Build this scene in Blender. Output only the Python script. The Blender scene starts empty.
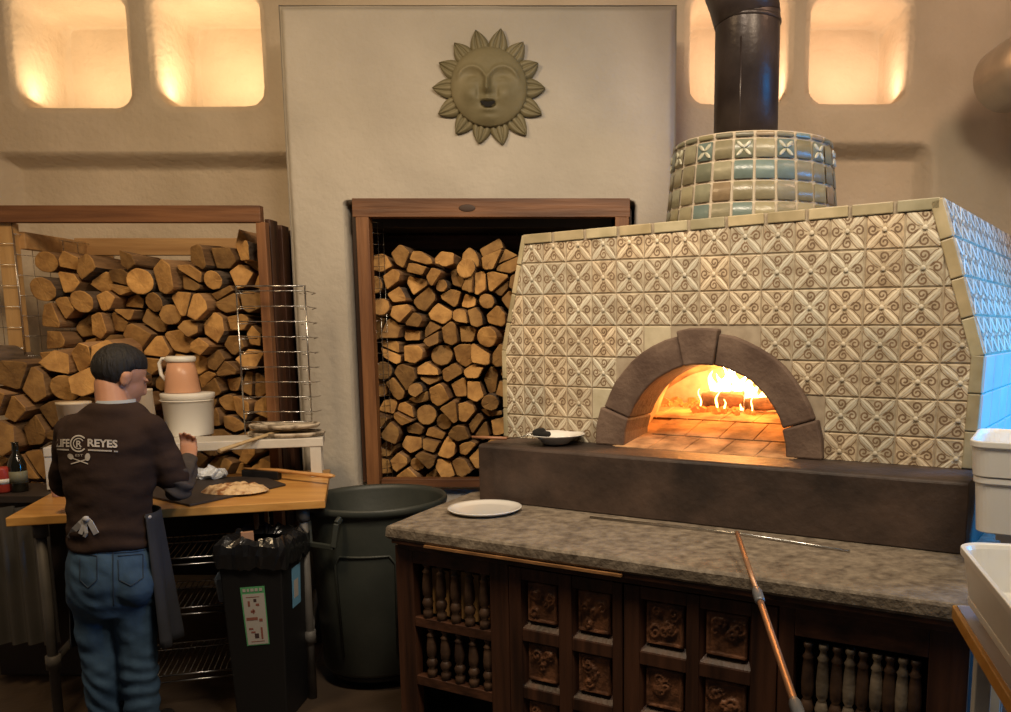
import bpy, bmesh, math, random
from math import sin, cos, pi, sqrt, atan2, radians
from mathutils import Vector as V3, Matrix, noise
from mathutils.bvhtree import BVHTree
random.seed(7)
SC = bpy.context.scene
COL = SC.collection
# ------------------------------------------------------------------ camera
FPX, PPX, PPY, EYE = 850.0, 620.0, 450.0, 1.72
TILT = math.atan(123/850)
cam = bpy.data.cameras.new('camera'); co = bpy.data.objects.new('camera', cam); COL.objects.link(co)
cam.sensor_fit = 'HORIZONTAL'; cam.sensor_width = 36.0
cam.lens = 36.0*FPX/1011.0
cam.shift_x = (505.5-PPX)/1011.0
cam.shift_y = (PPY-356.0)/1011.0
cam.clip_start = 0.05
co.location = (0, 0, EYE); co.rotation_euler = (pi/2-TILT, 0, 0)
SC.camera = co
# ------------------------------------------------------------------ light + exposure
vs = SC.view_settings
vs.view_transform = 'Standard'; vs.look = 'None'; vs.gamma = 1; vs.use_curve_mapping = False
vs.exposure = 0.0
w = bpy.data.worlds.new('world'); SC.world = w; w.use_nodes = True
bg = w.node_tree.nodes['Background']; bg.inputs[0].default_value = (0.62, 0.55, 0.5, 1); bg.inputs[1].default_value = 0.06

def area(name, loc, target, size, power, col, size_y=None, spread=None):
    l = bpy.data.lights.new(name, 'AREA'); l.energy = power; l.color = col; l.size = size
    if size_y: l.shape = 'RECTANGLE'; l.size_y = size_y
    if spread: l.spread = spread
    o = bpy.data.objects.new(name, l); COL.objects.link(o); o.location = loc
    o.rotation_euler = (V3(target)-V3(loc)).to_track_quat('-Z', 'Y').to_euler()
    return o
def point(name, loc, power, col, r=.05):
    l = bpy.data.lights.new(name, 'POINT'); l.energy = power; l.color = col; l.shadow_soft_size = r
    o = bpy.data.objects.new(name, l); COL.objects.link(o); o.location = loc
    return o
# warm ceiling lamps over the kitchen plus an added fill, cool window daylight from the right
area('ceiling_or_fill_light', (-2.0, 2.3, 3.7), (-2.2, 4.8, 1.5), .5, 44, (1, .71, .40))
area('ceiling_or_fill_light', (-.2, 1.9, 3.7), (-.3, 4.6, 1.0), .5, 23, (1, .82, .62), None, radians(100))
area('ceiling_or_fill_light', (1.1, 1.6, 3.6), (1.0, 3.2, 1.6), .6, 46, (1, .83, .60))
area('window_daylight', (3.05, 2.9, 1.75), (1.6, 3.3, 1.3), 1.0, 34, (.0, .36, 1), .9, radians(95))
area('ceiling_or_fill_light', (2.0, 3.0, 3.9), (1.6, 5.3, 2.4), .4, 16, (1, .60, .38))  # added fill, not a lamp of the room: warms the right back wall
# ------------------------------------------------------------------ pixel <-> place helpers (measuring the photograph)
def ray(x, y):
    d = V3(((x-PPX)/FPX, 1, -(y-PPY)/FPX))
    return V3((d.x, d.y*cos(TILT)+d.z*sin(TILT), -d.y*sin(TILT)+d.z*cos(TILT)))
CAM = V3((0, 0, EYE))
def P(x, y, Y): d = ray(x, y); return CAM+d*(Y/d.y)
def G(x, y, z): d = ray(x, y); return CAM+d*((z-EYE)/d.z)
def onplane(x, y, A, N): d = ray(x, y); return CAM+d*((V3(A)-CAM).dot(V3(N))/d.dot(V3(N)))
OC = V3((-.923, 3.263, 0)); TH = radians(-27.3)
OU = V3((cos(TH), sin(TH), 0)); OV = V3((-sin(TH), cos(TH), 0)); UP = V3((0, 0, 1))
def O(a, b, z): return OC+OU*a+OV*b+UP*z
def inO(p): r = p-OC; return r.dot(OU), r.dot(OV), p.z
def onb(x, y, b):
    a_, b_, z_ = inO(onplane(x, y, O(0, b, 0), OV)); return a_, z_
# ------------------------------------------------------------------ materials
MATS = {}
def mat(name, c, rough=.6, c2=None, scale=6, stretch=(1, 1, 1), bump=0, bscale=40, metal=0, spec=.5, detail=6, contrast=(.35, .65), tint=0, objvar=0, emit=None, estr=0, trans=0, alpha=1, coat=0):
    if name in MATS: return MATS[name]
    m = bpy.data.materials.new(name); m.use_nodes = True; MATS[name] = m
    nt = m.node_tree; N = nt.nodes; L = nt.links; b = N['Principled BSDF']
    b.inputs['Roughness'].default_value = rough; b.inputs['Metallic'].default_value = metal
    b.inputs['Specular IOR Level'].default_value = spec
    b.inputs['Base Color'].default_value = (*c, 1)
    if coat: b.inputs['Coat Weight'].default_value = coat
    if trans: b.inputs['Transmission Weight'].default_value = trans
    if alpha < 1: b.inputs['Alpha'].default_value = alpha
    if emit: b.inputs['Emission Color'].default_value = (*emit, 1); b.inputs['Emission Strength'].default_value = estr
    tc = N.new('ShaderNodeTexCoord'); mp = N.new('ShaderNodeMapping'); mp.inputs['Scale'].default_value = stretch
    L.new(tc.outputs['Object'], mp.inputs['Vector'])
    src = None
    if c2:
        nz = N.new('ShaderNodeTexNoise'); nz.inputs['Scale'].default_value = scale; nz.inputs['Detail'].default_value = detail
        L.new(mp.outputs[0], nz.inputs['Vector'])
        if objvar:
            oi = N.new('ShaderNodeObjectInfo'); ad = N.new('ShaderNodeVectorMath'); ad.operation = 'ADD'
            mu = N.new('ShaderNodeMath'); mu.operation = 'MULTIPLY'; mu.inputs[1].default_value = 37
            L.new(oi.outputs['Random'], mu.inputs[0]); L.new(mp.outputs[0], ad.inputs[0]); L.new(mu.outputs[0], ad.inputs[1]); L.new(ad.outputs[0], nz.inputs['Vector'])
        r = N.new('ShaderNodeValToRGB'); r.color_ramp.elements[0].position = contrast[0]; r.color_ramp.elements[1].position = contrast[1]
        r.color_ramp.elements[0].color = (*c, 1); r.color_ramp.elements[1].color = (*c2, 1)
        L.new(nz.outputs['Fac'], r.inputs[0]); src = r.outputs[0]
    if tint or objvar:
        mx = N.new('ShaderNodeMix'); mx.data_type = 'RGBA'; mx.blend_type = 'MULTIPLY'; mx.inputs['Factor'].default_value = 1
        if src: L.new(src, mx.inputs['A'])
        else: mx.inputs['A'].default_value = (*c, 1)
        if tint:
            at = N.new('ShaderNodeVertexColor'); at.layer_name = 'tint'; L.new(at.outputs['Color'], mx.inputs['B'])
        else:
            oi = N.new('ShaderNodeObjectInfo'); mr = N.new('ShaderNodeMapRange')
            mr.inputs['To Min'].default_value = 1-objvar; mr.inputs['To Max'].default_value = 1+objvar
            L.new(oi.outputs['Random'], mr.inputs['Value']); L.new(mr.outputs[0], mx.inputs['B'])
        src = mx.outputs['Result']
    if src: L.new(src, b.inputs['Base Color'])
    if bump:
        n2 = N.new('ShaderNodeTexNoise'); n2.inputs['Scale'].default_value = bscale; n2.inputs['Detail'].default_value = 5
        L.new(mp.outputs[0], n2.inputs['Vector'])
        bp = N.new('ShaderNodeBump'); bp.inputs['Strength'].default_value = bump; bp.inputs['Distance'].default_value = .01
        L.new(n2.outputs['Fac'], bp.inputs['Height']); L.new(bp.outputs[0], b.inputs['Normal'])
    return m
def wood(name, c, c2, axis='x', scale=4, rough=.55, bump=.25, **k):
    s = {'x': (.12, 1.6, 1.6), 'y': (1.6, .12, 1.6), 'z': (1.6, 1.6, .12)}[axis]
    return mat(name, c, rough, c2, scale=scale*3, stretch=s, bump=bump, bscale=40, detail=8, **k)
PLASTER = mat('plaster', (.55, .46, .35), .85, (.67, .57, .45), scale=1.6, bump=.8, bscale=26, spec=.2)
PLASTERG = mat('plaster_grey', (.38, .345, .295), .85, (.49, .45, .39), scale=1.3, bump=.6, bscale=24, spec=.2)
TILE = mat('carved_tile', (.56, .49, .37), .55, (.72, .65, .51), scale=9, bump=.15, bscale=60, tint=1)
TILEG = mat('tile_ground', (.36, .28, .18), .6, (.58, .49, .35), scale=30, tint=1)
SLIP = mat('brown_slip', (.14, .085, .045), .6, (.22, .14, .08), scale=30)
PLAINT = mat('plain_tile', (.46, .40, .27), .3, (.58, .52, .38), scale=12, tint=1, bump=.1)
GROUT = mat('grout', (.40, .33, .24), .9, (.30, .24, .17), scale=20)
TRIMT = mat('trim_tile', (.32, .27, .16), .35, (.45, .38, .24), scale=10, tint=1)
BLUET = mat('pale_plain_tile', (.50, .52, .50), .35, (.60, .60, .56), scale=6, tint=1)
DRUMT = mat('glazed_tile', (.85, .85, .85), .3, (1, 1, 1), scale=30, tint=1, bump=.2, bscale=50)
DRUMG = mat('drum_grout', (.50, .42, .31), .8)
STONE = mat('arch_stone', (.085, .050, .035), .8, (.16, .105, .075), scale=7, bump=.4, bscale=50)
LEDGEM = mat('sooty_ledge', (.016, .010, .008), .6, (.080, .050, .036), scale=5, bump=.4, bscale=30, contrast=(.3, .72))
SLAB = mat('counter_stone', (.085, .064, .047), .6, (.29, .24, .18), scale=26, bump=.5, bscale=60, detail=15, contrast=(.25, .72))
BRICK = mat('hearth_brick', (.11, .055, .025), .9, (.46, .28, .14), scale=8, bump=.5, bscale=20)
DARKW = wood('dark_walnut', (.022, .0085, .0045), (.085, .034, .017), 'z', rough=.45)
DARKWX = wood('dark_walnut_rail', (.022, .0085, .0045), (.09, .036, .018), 'x', rough=.45)
WORN = wood('worn_edge', (.16, .075, .028), (.34, .17, .065), 'x')
CARVE = mat('carved_walnut', (.055, .022, .011), .45, (.22, .095, .045), scale=14, bump=.5, bscale=60)
BAL = mat('worn_baluster', (.03, .015, .009), .5, (.09, .048, .026), scale=10, bump=.2)
BALP = mat('bare_baluster', (.10, .075, .05), .6, (.26, .21, .15), scale=10, bump=.3)
TIMB = wood('stained_timber', (.085, .032, .013), (.20, .085, .034), 'x')
TIMBZ = wood('stained_timber_post', (.12, .046, .016), (.27, .12, .045), 'z')
RAWT = wood('raw_pine', (.42, .24, .09), (.56, .35, .15), 'z')
RAWX = wood('raw_pine_rail', (.36, .20, .08), (.50, .30, .13), 'x')
LOGEND = mat('log_end', (.25, .125, .038), .85, (.50, .28, .09), scale=16, bump=.4, bscale=60, objvar=.5, contrast=(.25, .7))
LOGSIDE = mat('log_side', (.20, .11, .05), .85, (.36, .21, .10), scale=8, stretch=(2, .3, 2), bump=.6, bscale=30, objvar=.35)
BARK = mat('log_bark', (.07, .05, .035), .95, (.17, .12, .085), scale=12, stretch=(1.5, .4, 1.5), bump=1, bscale=30, objvar=.3)
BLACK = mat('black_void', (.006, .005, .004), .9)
FLOORM = mat('brown_floor', (.045, .030, .020), .5, (.085, .058, .038), scale=3, bump=.2)
STEEL = mat('chrome_wire', (.55, .54, .52), .25, metal=1)
IRON = mat('black_flue', (.030, .022, .020), .35, (.06, .045, .04), scale=5, bump=.15, metal=.3)
DUCTM = mat('galvanised_duct', (.55, .50, .44), .3, (.68, .62, .54), scale=5, metal=.85, bump=.1)
PIPE = mat('grey_pipe', (.09, .085, .078), .6, (.14, .13, .12), scale=8, metal=.2)
WHITEP = mat('white_plastic', (.80, .78, .73), .35, (.86, .85, .81), scale=3)
WHITED = mat('white_china', (.74, .72, .68), .15, coat=.4)
CREAMP = mat('cream_plastic', (.66, .55, .40), .4, (.70, .60, .45), scale=3)
PINKP = mat('peach_plastic', (.62, .33, .20), .35, (.66, .36, .22), scale=3, alpha=1)
WHPAINT = mat('white_paint', (.56, .53, .48), .5, (.66, .63, .58), scale=8, bump=.15)
BUTCH = wood('butcher_block', (.50, .24, .06), (.66, .36, .10), 'x', rough=.4, bump=.1)
BUTCHE = wood('butcher_block_edge', (.52, .25, .05), (.62, .32, .08), 'x', rough=.4, bump=.05)
CAN = mat('grey_green_plastic', (.028, .033, .029), .5, (.038, .043, .037), scale=6, bump=.08)
BLKP = mat('black_plastic', (.006, .006, .007), .5)
BAG = mat('bin_liner', (.010, .010, .011), .18, bump=.6, bscale=14, coat=.5)
FOIL = mat('foil', (.70, .76, .86), .25, metal=.1, bump=.8, bscale=50)
CRUST = mat('bread_crust', (.26, .11, .035), .8, (.70, .50, .28), scale=22, bump=1, bscale=50, contrast=(.38, .56))
FLOUR = mat('floury_pan', (.16, .12, .08), .8, (.62, .54, .43), scale=20, bump=.8, contrast=(.38, .56))
BOARD = mat('dark_board', (.035, .026, .022), .6)
SHIRT = mat('brown_shirt', (.032, .019, .015), .95, (.046, .028, .022), scale=7, bump=.5, bscale=16, spec=.15)
SLEEVE = mat('grey_sleeve', (.055, .046, .042), .9, (.085, .072, .066), scale=10, bump=.7, bscale=18, spec=.15)
PRINT = mat('shirt_print', (.50, .46, .42), .9)
SKIN = mat('skin', (.42, .20, .115), .55, (.50, .25, .15), scale=7, bump=.05)
HAIR = mat('black_hair', (.005, .004, .0035), .7, (.010, .008, .007), scale=40, stretch=(1, 1, .2), bump=1, bscale=70)
JEAN = mat('blue_denim', (.022, .048, .095), .85, (.075, .14, .23), scale=6, bump=.5, bscale=14, contrast=(.3, .75), spec=.2)
JEAND = mat('denim_seam', (.02, .035, .06), .9)
COLLAR = mat('pale_blue_collar', (.30, .33, .37), .8)
APRON = mat('navy_apron', (.010, .012, .020), .9, (.028, .031, .042), scale=3, bump=.3, bscale=10)
TIE = mat('white_apron_tie', (.45, .44, .44), .85)
SHOE = mat('black_shoe', (.012, .011, .011), .5)
RED = mat('red_plastic', (.42, .05, .035), .45)
BOTTLEG = mat('dark_bottle', (.010, .010, .006), .12, coat=.5)
PAPER = mat('label_paper', (.38, .36, .34), .6)
GREEN = mat('label_green', (.08, .30, .13), .6)
INK = mat('label_ink', (.05, .03, .03), .6)
INKR = mat('label_brown', (.22, .08, .06), .6)
BLUEL = mat('label_blue', (.12, .30, .48), .6)
SUNM = mat('olive_clay', (.14, .12, .062), .6, (.20, .17, .095), scale=5, bump=.25, bscale=30)
COPPER = mat('copper_tube', (.34, .18, .10), .42, (.42, .24, .14), scale=6, metal=.5)
SLVG = mat('grey_grip', (.16, .17, .19), .4, metal=.3)
FLAME = mat('flame', (1, .6, .2), .5, emit=(1, .50, .13), estr=14)
FLAMEC = mat('flame_core', (1, .8, .5), .5, emit=(1, .78, .42), estr=30)
EMBER = mat('ember', (.10, .03, .01), .9, (.5, .12, .02), scale=20, emit=(1, .22, .03), estr=.8)
CHAR = mat('charred_log', (.05, .03, .03), .8, (.28, .17, .13), scale=10, bump=.8)
CORR = mat('corrugated_steel', (.13, .125, .115), .45, (.17, .16, .15), scale=4, metal=.5)
WOODH = wood('wood_handle', (.50, .25, .08), (.62, .34, .13), 'x', rough=.4, bump=.05)
PALEW = wood('pale_wood', (.42, .30, .15), (.55, .41, .23), 'x', rough=.6)
GLASSM = mat('window_glass', (.9, .95, 1), .02, trans=1)
# ------------------------------------------------------------------ mesh builder
class MB:
    def __init__(s): s.v = []; s.f = []; s.m = []; s.t = []; s.sm = []
    def add(s, vs_, fs, m=0, t=(1, 1, 1), smooth=False):
        n = len(s.v); s.v += [V3(p) for p in vs_]
        for f in fs: s.f.append([n+i for i in f]); s.m.append(m); s.t.append(t); s.sm.append(smooth)
        return s
    def box(s, c, d, R=None, m=0, t=(1, 1, 1), taper=1):
        c = V3(c); vs_ = []
        for z in (-1, 1):
            k = taper if z > 0 else 1
            for x, y in ((-1, -1), (1, -1), (1, 1), (-1, 1)):
                p = V3((x*d[0]/2*k, y*d[1]/2*k, z*d[2]/2)); vs_.append(c+(R @ p if R else p))
        return s.add(vs_, [(3, 2, 1, 0), (4, 5, 6, 7), (0, 1, 5, 4), (1, 2, 6, 5), (2, 3, 7, 6), (3, 0, 4, 7)], m, t)
    def bar(s, a, b, wd, h, m=0, up=UP, t=(1, 1, 1)):      # rectangular bar from a to b
        a = V3(a); b = V3(b); d = (b-a).normalized(); x = d.cross(up).normalized(); y = x.cross(d).normalized()
        vs_ = []
        for p in (a, b):
            for i, j in ((-1, -1), (1, -1), (1, 1), (-1, 1)): vs_.append(p+x*(i*wd/2)+y*(j*h/2))
        return s.add(vs_, [(0, 1, 2, 3), (7, 6, 5, 4), (0, 4, 5, 1), (1, 5, 6, 2), (2, 6, 7, 3), (3, 7, 4, 0)], m, t)
    def ext(s, poly, off, m=0, t=(1, 1, 1), msides=None):        # 3D polygon pushed along off
        n = len(poly); off = V3(off); vs_ = [V3(p) for p in poly]+[V3(p)+off for p in poly]
        s.add(vs_, [list(range(n)), list(range(2*n-1, n-1, -1))], m, t)
        k = len(s.v)-2*n
        for i in range(n):
            j = (i+1) % n; s.f.append([k+i, k+n+i, k+n+j, k+j]); s.m.append(m if msides is None else msides[i]); s.t.append(t); s.sm.append(False)
        return s
    def tube(s, pts, r, n=8, m=0, cap=True, closed=False, sx=1, t=(1, 1, 1)):
        pts = [V3(p) for p in pts]; k = len(pts); rs = r if isinstance(r, (list, tuple)) else [r]*k
        vs_ = []; nrm = None
        for i, p in enumerate(pts):
            if closed: d = (pts[(i+1) % k]-pts[i-1]).normalized()
            else: d = (pts[min(i+1, k-1)]-pts[max(i-1, 0)]).normalized()
            if nrm is None:
                nrm = d.cross(UP)
                if nrm.length < .05: nrm = d.cross(V3((1, 0, 0)))
            nrm = (nrm-d*nrm.dot(d)).normalized(); bn = d.cross(nrm)
            for j in range(n):
                a = 2*pi*j/n; vs_.append(p+(nrm*cos(a)+bn*sin(a)*sx)*rs[i])
        fs = []
        for i in range(k if closed else k-1):
            i2 = (i+1) % k
            for j in range(n): fs.append((i*n+j, i*n+(j+1) % n, i2*n+(j+1) % n, i2*n+j))
        s.add(vs_, fs, m, t, True)
        if cap and not closed:
            b = len(s.v)-k*n
            s.f.append([b+j for j in range(n)][::-1]); s.m.append(m); s.t.append(t); s.sm.append(False)
            s.f.append([b+(k-1)*n+j for j in range(n)]); s.m.append(m); s.t.append(t); s.sm.append(False)
        return s
    def lathe(s, prof, c, n=24, m=0, R=None, sx=1, sy=1, t=(1, 1, 1), smooth=True):   # prof: (r,z)
        c = V3(c); vs_ = []
        for r, z in prof:
            for j in range(n):
                a = 2*pi*j/n; p = V3((r*cos(a)*sx, r*sin(a)*sy, z)); vs_.append(c+(R @ p if R else p))
        fs = []
        for i in range(len(prof)-1):
            for j in range(n): fs.append((i*n+j, i*n+(j+1) % n, (i+1)*n+(j+1) % n, (i+1)*n+j))
        if prof[0][0] > 1e-4: fs.append(list(range(n))[::-1])
        if prof[-1][0] > 1e-4: fs.append([(len(prof)-1)*n+j for j in range(n)])
        return s.add(vs_, fs, m, t, smooth)
    def grid(s, nu, nv, fn, m=0, smooth=True, t=(1, 1, 1)):
        vs_ = [fn(i/nu, j/nv) for j in range(nv+1) for i in range(nu+1)]
        fs = [(j*(nu+1)+i, j*(nu+1)+i+1, (j+1)*(nu+1)+i+1, (j+1)*(nu+1)+i) for j in range(nv) for i in range(nu)]
        return s.add(vs_, fs, m, t, smooth)
    def capsule(s, a, b, ra, rb, sx=1, axis=None, n=14, m=0):     # tapered round-ended limb, flattened by sx across axis
        a = V3(a); b = V3(b); d = (b-a).normalized(); x = (axis or V3((1, 0, 0))); x = (x-d*x.dot(d)).normalized(); y = d.cross(x)
        vs_ = []; rows = []
        for k in range(6): q = -pi/2+pi/2*k/5; rows.append((a+d*ra*sin(q), ra*cos(q)))
        for k in range(6): q = pi/2*k/5; rows.append((b+d*rb*sin(q), rb*cos(q)))
        for p, r in rows:
            r = max(r, 1e-4)
            for j in range(n):
                q = 2*pi*j/n; vs_.append(p+x*r*cos(q)+y*r*sin(q)*sx)
        fs = [(i*n+j, i*n+(j+1) % n, (i+1)*n+(j+1) % n, (i+1)*n+j) for i in range(len(rows)-1) for j in range(n)]
        return s.add(vs_, fs, m, (1, 1, 1), True)
    def ell(s, c, r, R=None, m=0, n=20, k=12):
        prof = [(max(1e-5, cos(-pi/2+pi*i/k)), sin(-pi/2+pi*i/k)) for i in range(k+1)]
        c = V3(c); vs_ = []
        for a, z in prof:
            for j in range(n):
                q = 2*pi*j/n; p = V3((a*cos(q)*r[0], a*sin(q)*r[1], z*r[2])); vs_.append(c+(R @ p if R else p))
        fs = [(i*n+j, i*n+(j+1) % n, (i+1)*n+(j+1) % n, (i+1)*n+j) for i in range(k) for j in range(n)]
        return s.add(vs_, fs, m, (1, 1, 1), True)
WL = {}
def root(name, loc, label=None, cat=None, group=None, kind=None):
    o = bpy.data.objects.new(name, None); o.empty_display_size = .05; COL.objects.link(o); o.location = loc; WL[o] = V3(loc)
    tag(o, label, cat, group, kind); return o
def tag(o, label=None, cat=None, group=None, kind=None):
    if label: o['label'] = label
    if cat: o['category'] = cat
    if group: o['group'] = group
    if kind: o['kind'] = kind
    return o
def put(name, mb, mats, parent=None, bevel=0, label=None, cat=None, group=None, kind=None, auto=None, mods=None, seg=2):
    if not isinstance(mats, (list, tuple)): mats = [mats]
    if parent is not None: org = WL[parent]
    else:
        lo = [min(v[i] for v in mb.v) for i in range(3)]; hi = [max(v[i] for v in mb.v) for i in range(3)]
        org = V3(((lo[0]+hi[0])/2, (lo[1]+hi[1])/2, lo[2]))
    me = bpy.data.meshes.new(name); me.from_pydata([v-org for v in mb.v], [], mb.f)
    for m in mats: me.materials.append(m)
    me.polygons.foreach_set('material_index', mb.m); me.polygons.foreach_set('use_smooth', mb.sm)
    if any(t != (1, 1, 1) for t in mb.t):
        ca = me.color_attributes.new('tint', 'FLOAT_COLOR', 'CORNER'); dat = []
        for f, t in zip(mb.f, mb.t): dat += [*t, 1]*len(f)
        ca.data.foreach_set('color', dat)
    elif any(getattr(m, 'node_tree', None) and any(n.type == 'VERTEX_COLOR' for n in m.node_tree.nodes) for m in mats):
        ca = me.color_attributes.new('tint', 'FLOAT_COLOR', 'CORNER'); ca.data.foreach_set('color', [1.0]*4*sum(len(f) for f in mb.f))
    me.update()
    b2 = bmesh.new(); b2.from_mesh(me); bmesh.ops.recalc_face_normals(b2, faces=b2.faces) if not getattr(mb, 'keep', False) else None; b2.to_mesh(me); b2.free()
    o = bpy.data.objects.new(name, me); COL.objects.link(o)
    if parent is not None: o.parent = parent
    else: o.location = org
    WL[o] = org
    if bevel:
        b = o.modifiers.new('bevel', 'BEVEL'); b.width = bevel; b.segments = seg; b.limit_method = 'ANGLE'; b.angle_limit = radians(40)
    tag(o, label, cat, group, kind)
    return o
def ns(p, s=1.0): return noise.noise(V3(p)*s)
def sstep(e0, e1, x):
    t = min(1, max(0, (x-e0)/(e1-e0))); return t*t*(3-2*t)
def rrect(x, z, x0, x1, z0, z1, r):       # signed distance of a rounded rectangle
    qx = abs(x-(x0+x1)/2)-(x1-x0)/2+r; qz = abs(z-(z0+z1)/2)-(z1-z0)/2+r
    return sqrt(max(qx, 0)**2+max(qz, 0)**2)+min(max(qx, qz), 0)-r
def Rz(a): return Matrix.Rotation(a, 3, 'Z')
RO = Rz(TH)

# ================================================================== the room
WY, BY = 5.35, 4.75
def axis_lines(lo, hi, step, edges, fine=.008, band=.05):
    s = set()
    k = int((hi-lo)/step)
    for i in range(k+1): s.add(round(lo+(hi-lo)*i/k, 4))
    for e in edges:
        q = -band
        while q <= band+1e-6: s.add(round(min(hi, max(lo, e+q)), 4)); q += fine
    return sorted(s)
def height_wall(name, xs, zs, fn, mats, kind='structure'):
    mb = MB(); nx = len(xs)
    vs_ = [V3((x, fn(x, z), z)) for z in zs for x in xs]
    fs = [(j*nx+i, j*nx+i+1, (j+1)*nx+i+1, (j+1)*nx+i) for j in range(len(zs)-1) for i in range(nx-1)]
    mb.add(vs_, fs, 0, (1, 1, 1), True); mb.keep = True
    return put(name, mb, mats, kind=kind)
def wx(px, py=60, Y=WY): return P(px, py, Y).x
def wz(py, px=500, Y=WY): return P(px, py, Y).z
niches = []
for x0, x1, y0, y1 in ((16, 126, -6, 105), (157, 260, -6, 103), (692, 786, -6, 101), (812, 905, -4, 101)):
    niches.append((wx(x0, 80), wx(x1, 80), wz(y1), wz(y0)))
rl0, rl1, rlz = wx(2, 180), wx(300, 180), wz(159)
rr0, rr1, rrz = wx(700, 180), wx(927, 180), wz(149)
def back_depth(x, z):
    d = 0
    for a, b, c, e in niches:
        s = rrect(x, z, a, b, c, e, .09)
        d = max(d, .50*sstep(-.012, .012, -s)+.03*sstep(-.06, 0, -s))
    s = rrect(x, z, rl0, rl1+.5, -1, rlz, .02); d = max(d, .13*sstep(-.05, .05, -s))
    s = rrect(x, z, rr0, rr1, .5, rrz, .06); d = max(d, .15*sstep(-.05, .05, -s))
    return d
ex = [n[0] for n in niches]+[n[1] for n in niches]+[rl0, rr1]
ez = [niches[0][2], niches[0][3], niches[3][2], rlz, rrz]
xs = axis_lines(-4.0, 2.9, .06, ex); zs = axis_lines(0, 4.3, .06, ez)
height_wall('wall_back', xs, zs, lambda x, z: WY+back_depth(x, z)+.012*ns((x*1.3, z*1.3, 2))+.006*ns((x*5, z*5, 7)), PLASTER)
for i, (a, b, c, e) in enumerate(niches):
    area('niche_lamp', ((a+b)/2, WY+.14, c+.05), ((a+b)/2, WY+.22, c+.5), b-a-.10, 5.6 if i < 2 else 4.4, (1, .72, .42) if i < 2 else (1, .68, .44), .05)
# chimney breast with the firewood recess
bx0, bx1, bzt = P(278, 40, BY).x, P(677, 40, BY).x, P(400, 3, BY).z
hx0, hx1, hz0, hz1 = P(344, 203, BY).x, P(634, 203, BY).x, P(400, 489, BY).z, P(344, 202, BY).z
def blockf(x, z):
    s = rrect(x, z, hx0, hx1, hz0, hz1, .02)
    edge = max((1-sstep(0, .05, x-bx0))**2, (1-sstep(0, .05, bx1-x))**2, (1-sstep(0, .05, bzt-z))**2)*.04
    return BY+edge+.62*sstep(-.008, .008, -s)+.010*ns((x*1.6, z*1.6, 5))+.004*ns((x*6, z*6, 3))
xs = axis_lines(bx0, bx1, .05, [hx0, hx1, bx0, bx1]); zs = axis_lines(0, bzt, .05, [hz0, hz1, bzt])
o = height_wall('wall_centre', xs, zs, blockf, PLASTERG)
mb = MB(); mb.keep = True
zz = [i/20*bzt for i in range(21)]
for x, sgn in ((bx0, 1), (bx1, -1)):
    mb.grid(3, 20, lambda u, v: V3((x+.004*ns((u, v*4, x)), BY+.03+u*(WY+.5-BY), v*bzt)))
mb.grid(6, 3, lambda u, v: V3((bx0+u*(bx1-bx0), BY+.03+v*(WY-BY+.3), bzt)))
put('wall_centre_return', mb, PLASTERG, kind='structure')
mb = MB(); mb.grid(20, 20, lambda u, v: V3((-4.2+8.4*u, -.5+6.5*v, .004*ns((u*20, v*20, 0))))); put('floor', mb, FLOORM, kind='structure')
# left wall and right wall (the right one has the daylight window)
mb = MB(); mb.grid(10, 10, lambda u, v: V3((-4.0, 2.5+(WY+.2-2.5)*u, 4.3*v))); put('wall_left', mb, PLASTER, kind='structure')
mb = MB()
for (y0, y1, z0, z1) in ((1.2, 2.2, 0, 4.42), (3.6, WY+.2, 0, 4.42), (2.2, 3.6, 0, 1.1), (2.2, 3.6, 2.4, 4.42)):
    mb.box((2.95, (y0+y1)/2, (z0+z1)/2), (.14, y1-y0, z1-z0))
put('wall_right', mb, PLASTER, kind='structure')
mb = MB()
for y in (2.2, 2.9, 3.6): mb.box((2.93, y, 1.75), (.05, .05, 1.3))
for z in (1.1, 2.4): mb.box((2.93, 2.9, z), (.05, 1.45, .05))
put('window_1', mb, WHPAINT, kind='structure')

# ================================================================== pizza oven
ZL = 1.205; FB = .84
face_right = O(2.064, FB, 0); w_dir = V3((.54, .842, 0)).normalized()
oven = root('pizza_oven', O(1.0, 1.3, .95), 'large tiled wood-fired pizza oven with glowing arched mouth standing on the counter', 'oven')
# body core behind the tiles
poly = [(-.011, ZL), (-.013, 1.613), (.11, 2.133), (1.904, 2.18), (2.074, 1.62), (2.064, ZL)]
def F3(a, z, o=0): return O(a, FB-o, z)
mb = MB()
# backing sheet with the mouth cut out (vertical strips)
AC, AR, AI = 1.007, .50, .362
def top_at(a):
    if a < .11: return 1.613+(a+.013)/.123*.52
    if a < 1.904: return 2.133+(a-.11)/1.794*.047
    return 2.18-(a-1.904)/.17*.56
a = -.011; step = .0252
while a < 2.064-1e-6:
    a2 = min(a+step, 2.064)
    lo = []
    for q in (a, a2):
        d = abs(q-AC); lo.append(ZL+(sqrt(max(0, .43**2-d*d)) if d < .43 else 0))
    mb.ext([F3(a, lo[0]), F3(a2, lo[1]), F3(a2, max(top_at(a2), lo[1])), F3(a, top_at(a))], OV*.05)
    a = a2
put('grout_wall', mb, GROUT, oven)
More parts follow.
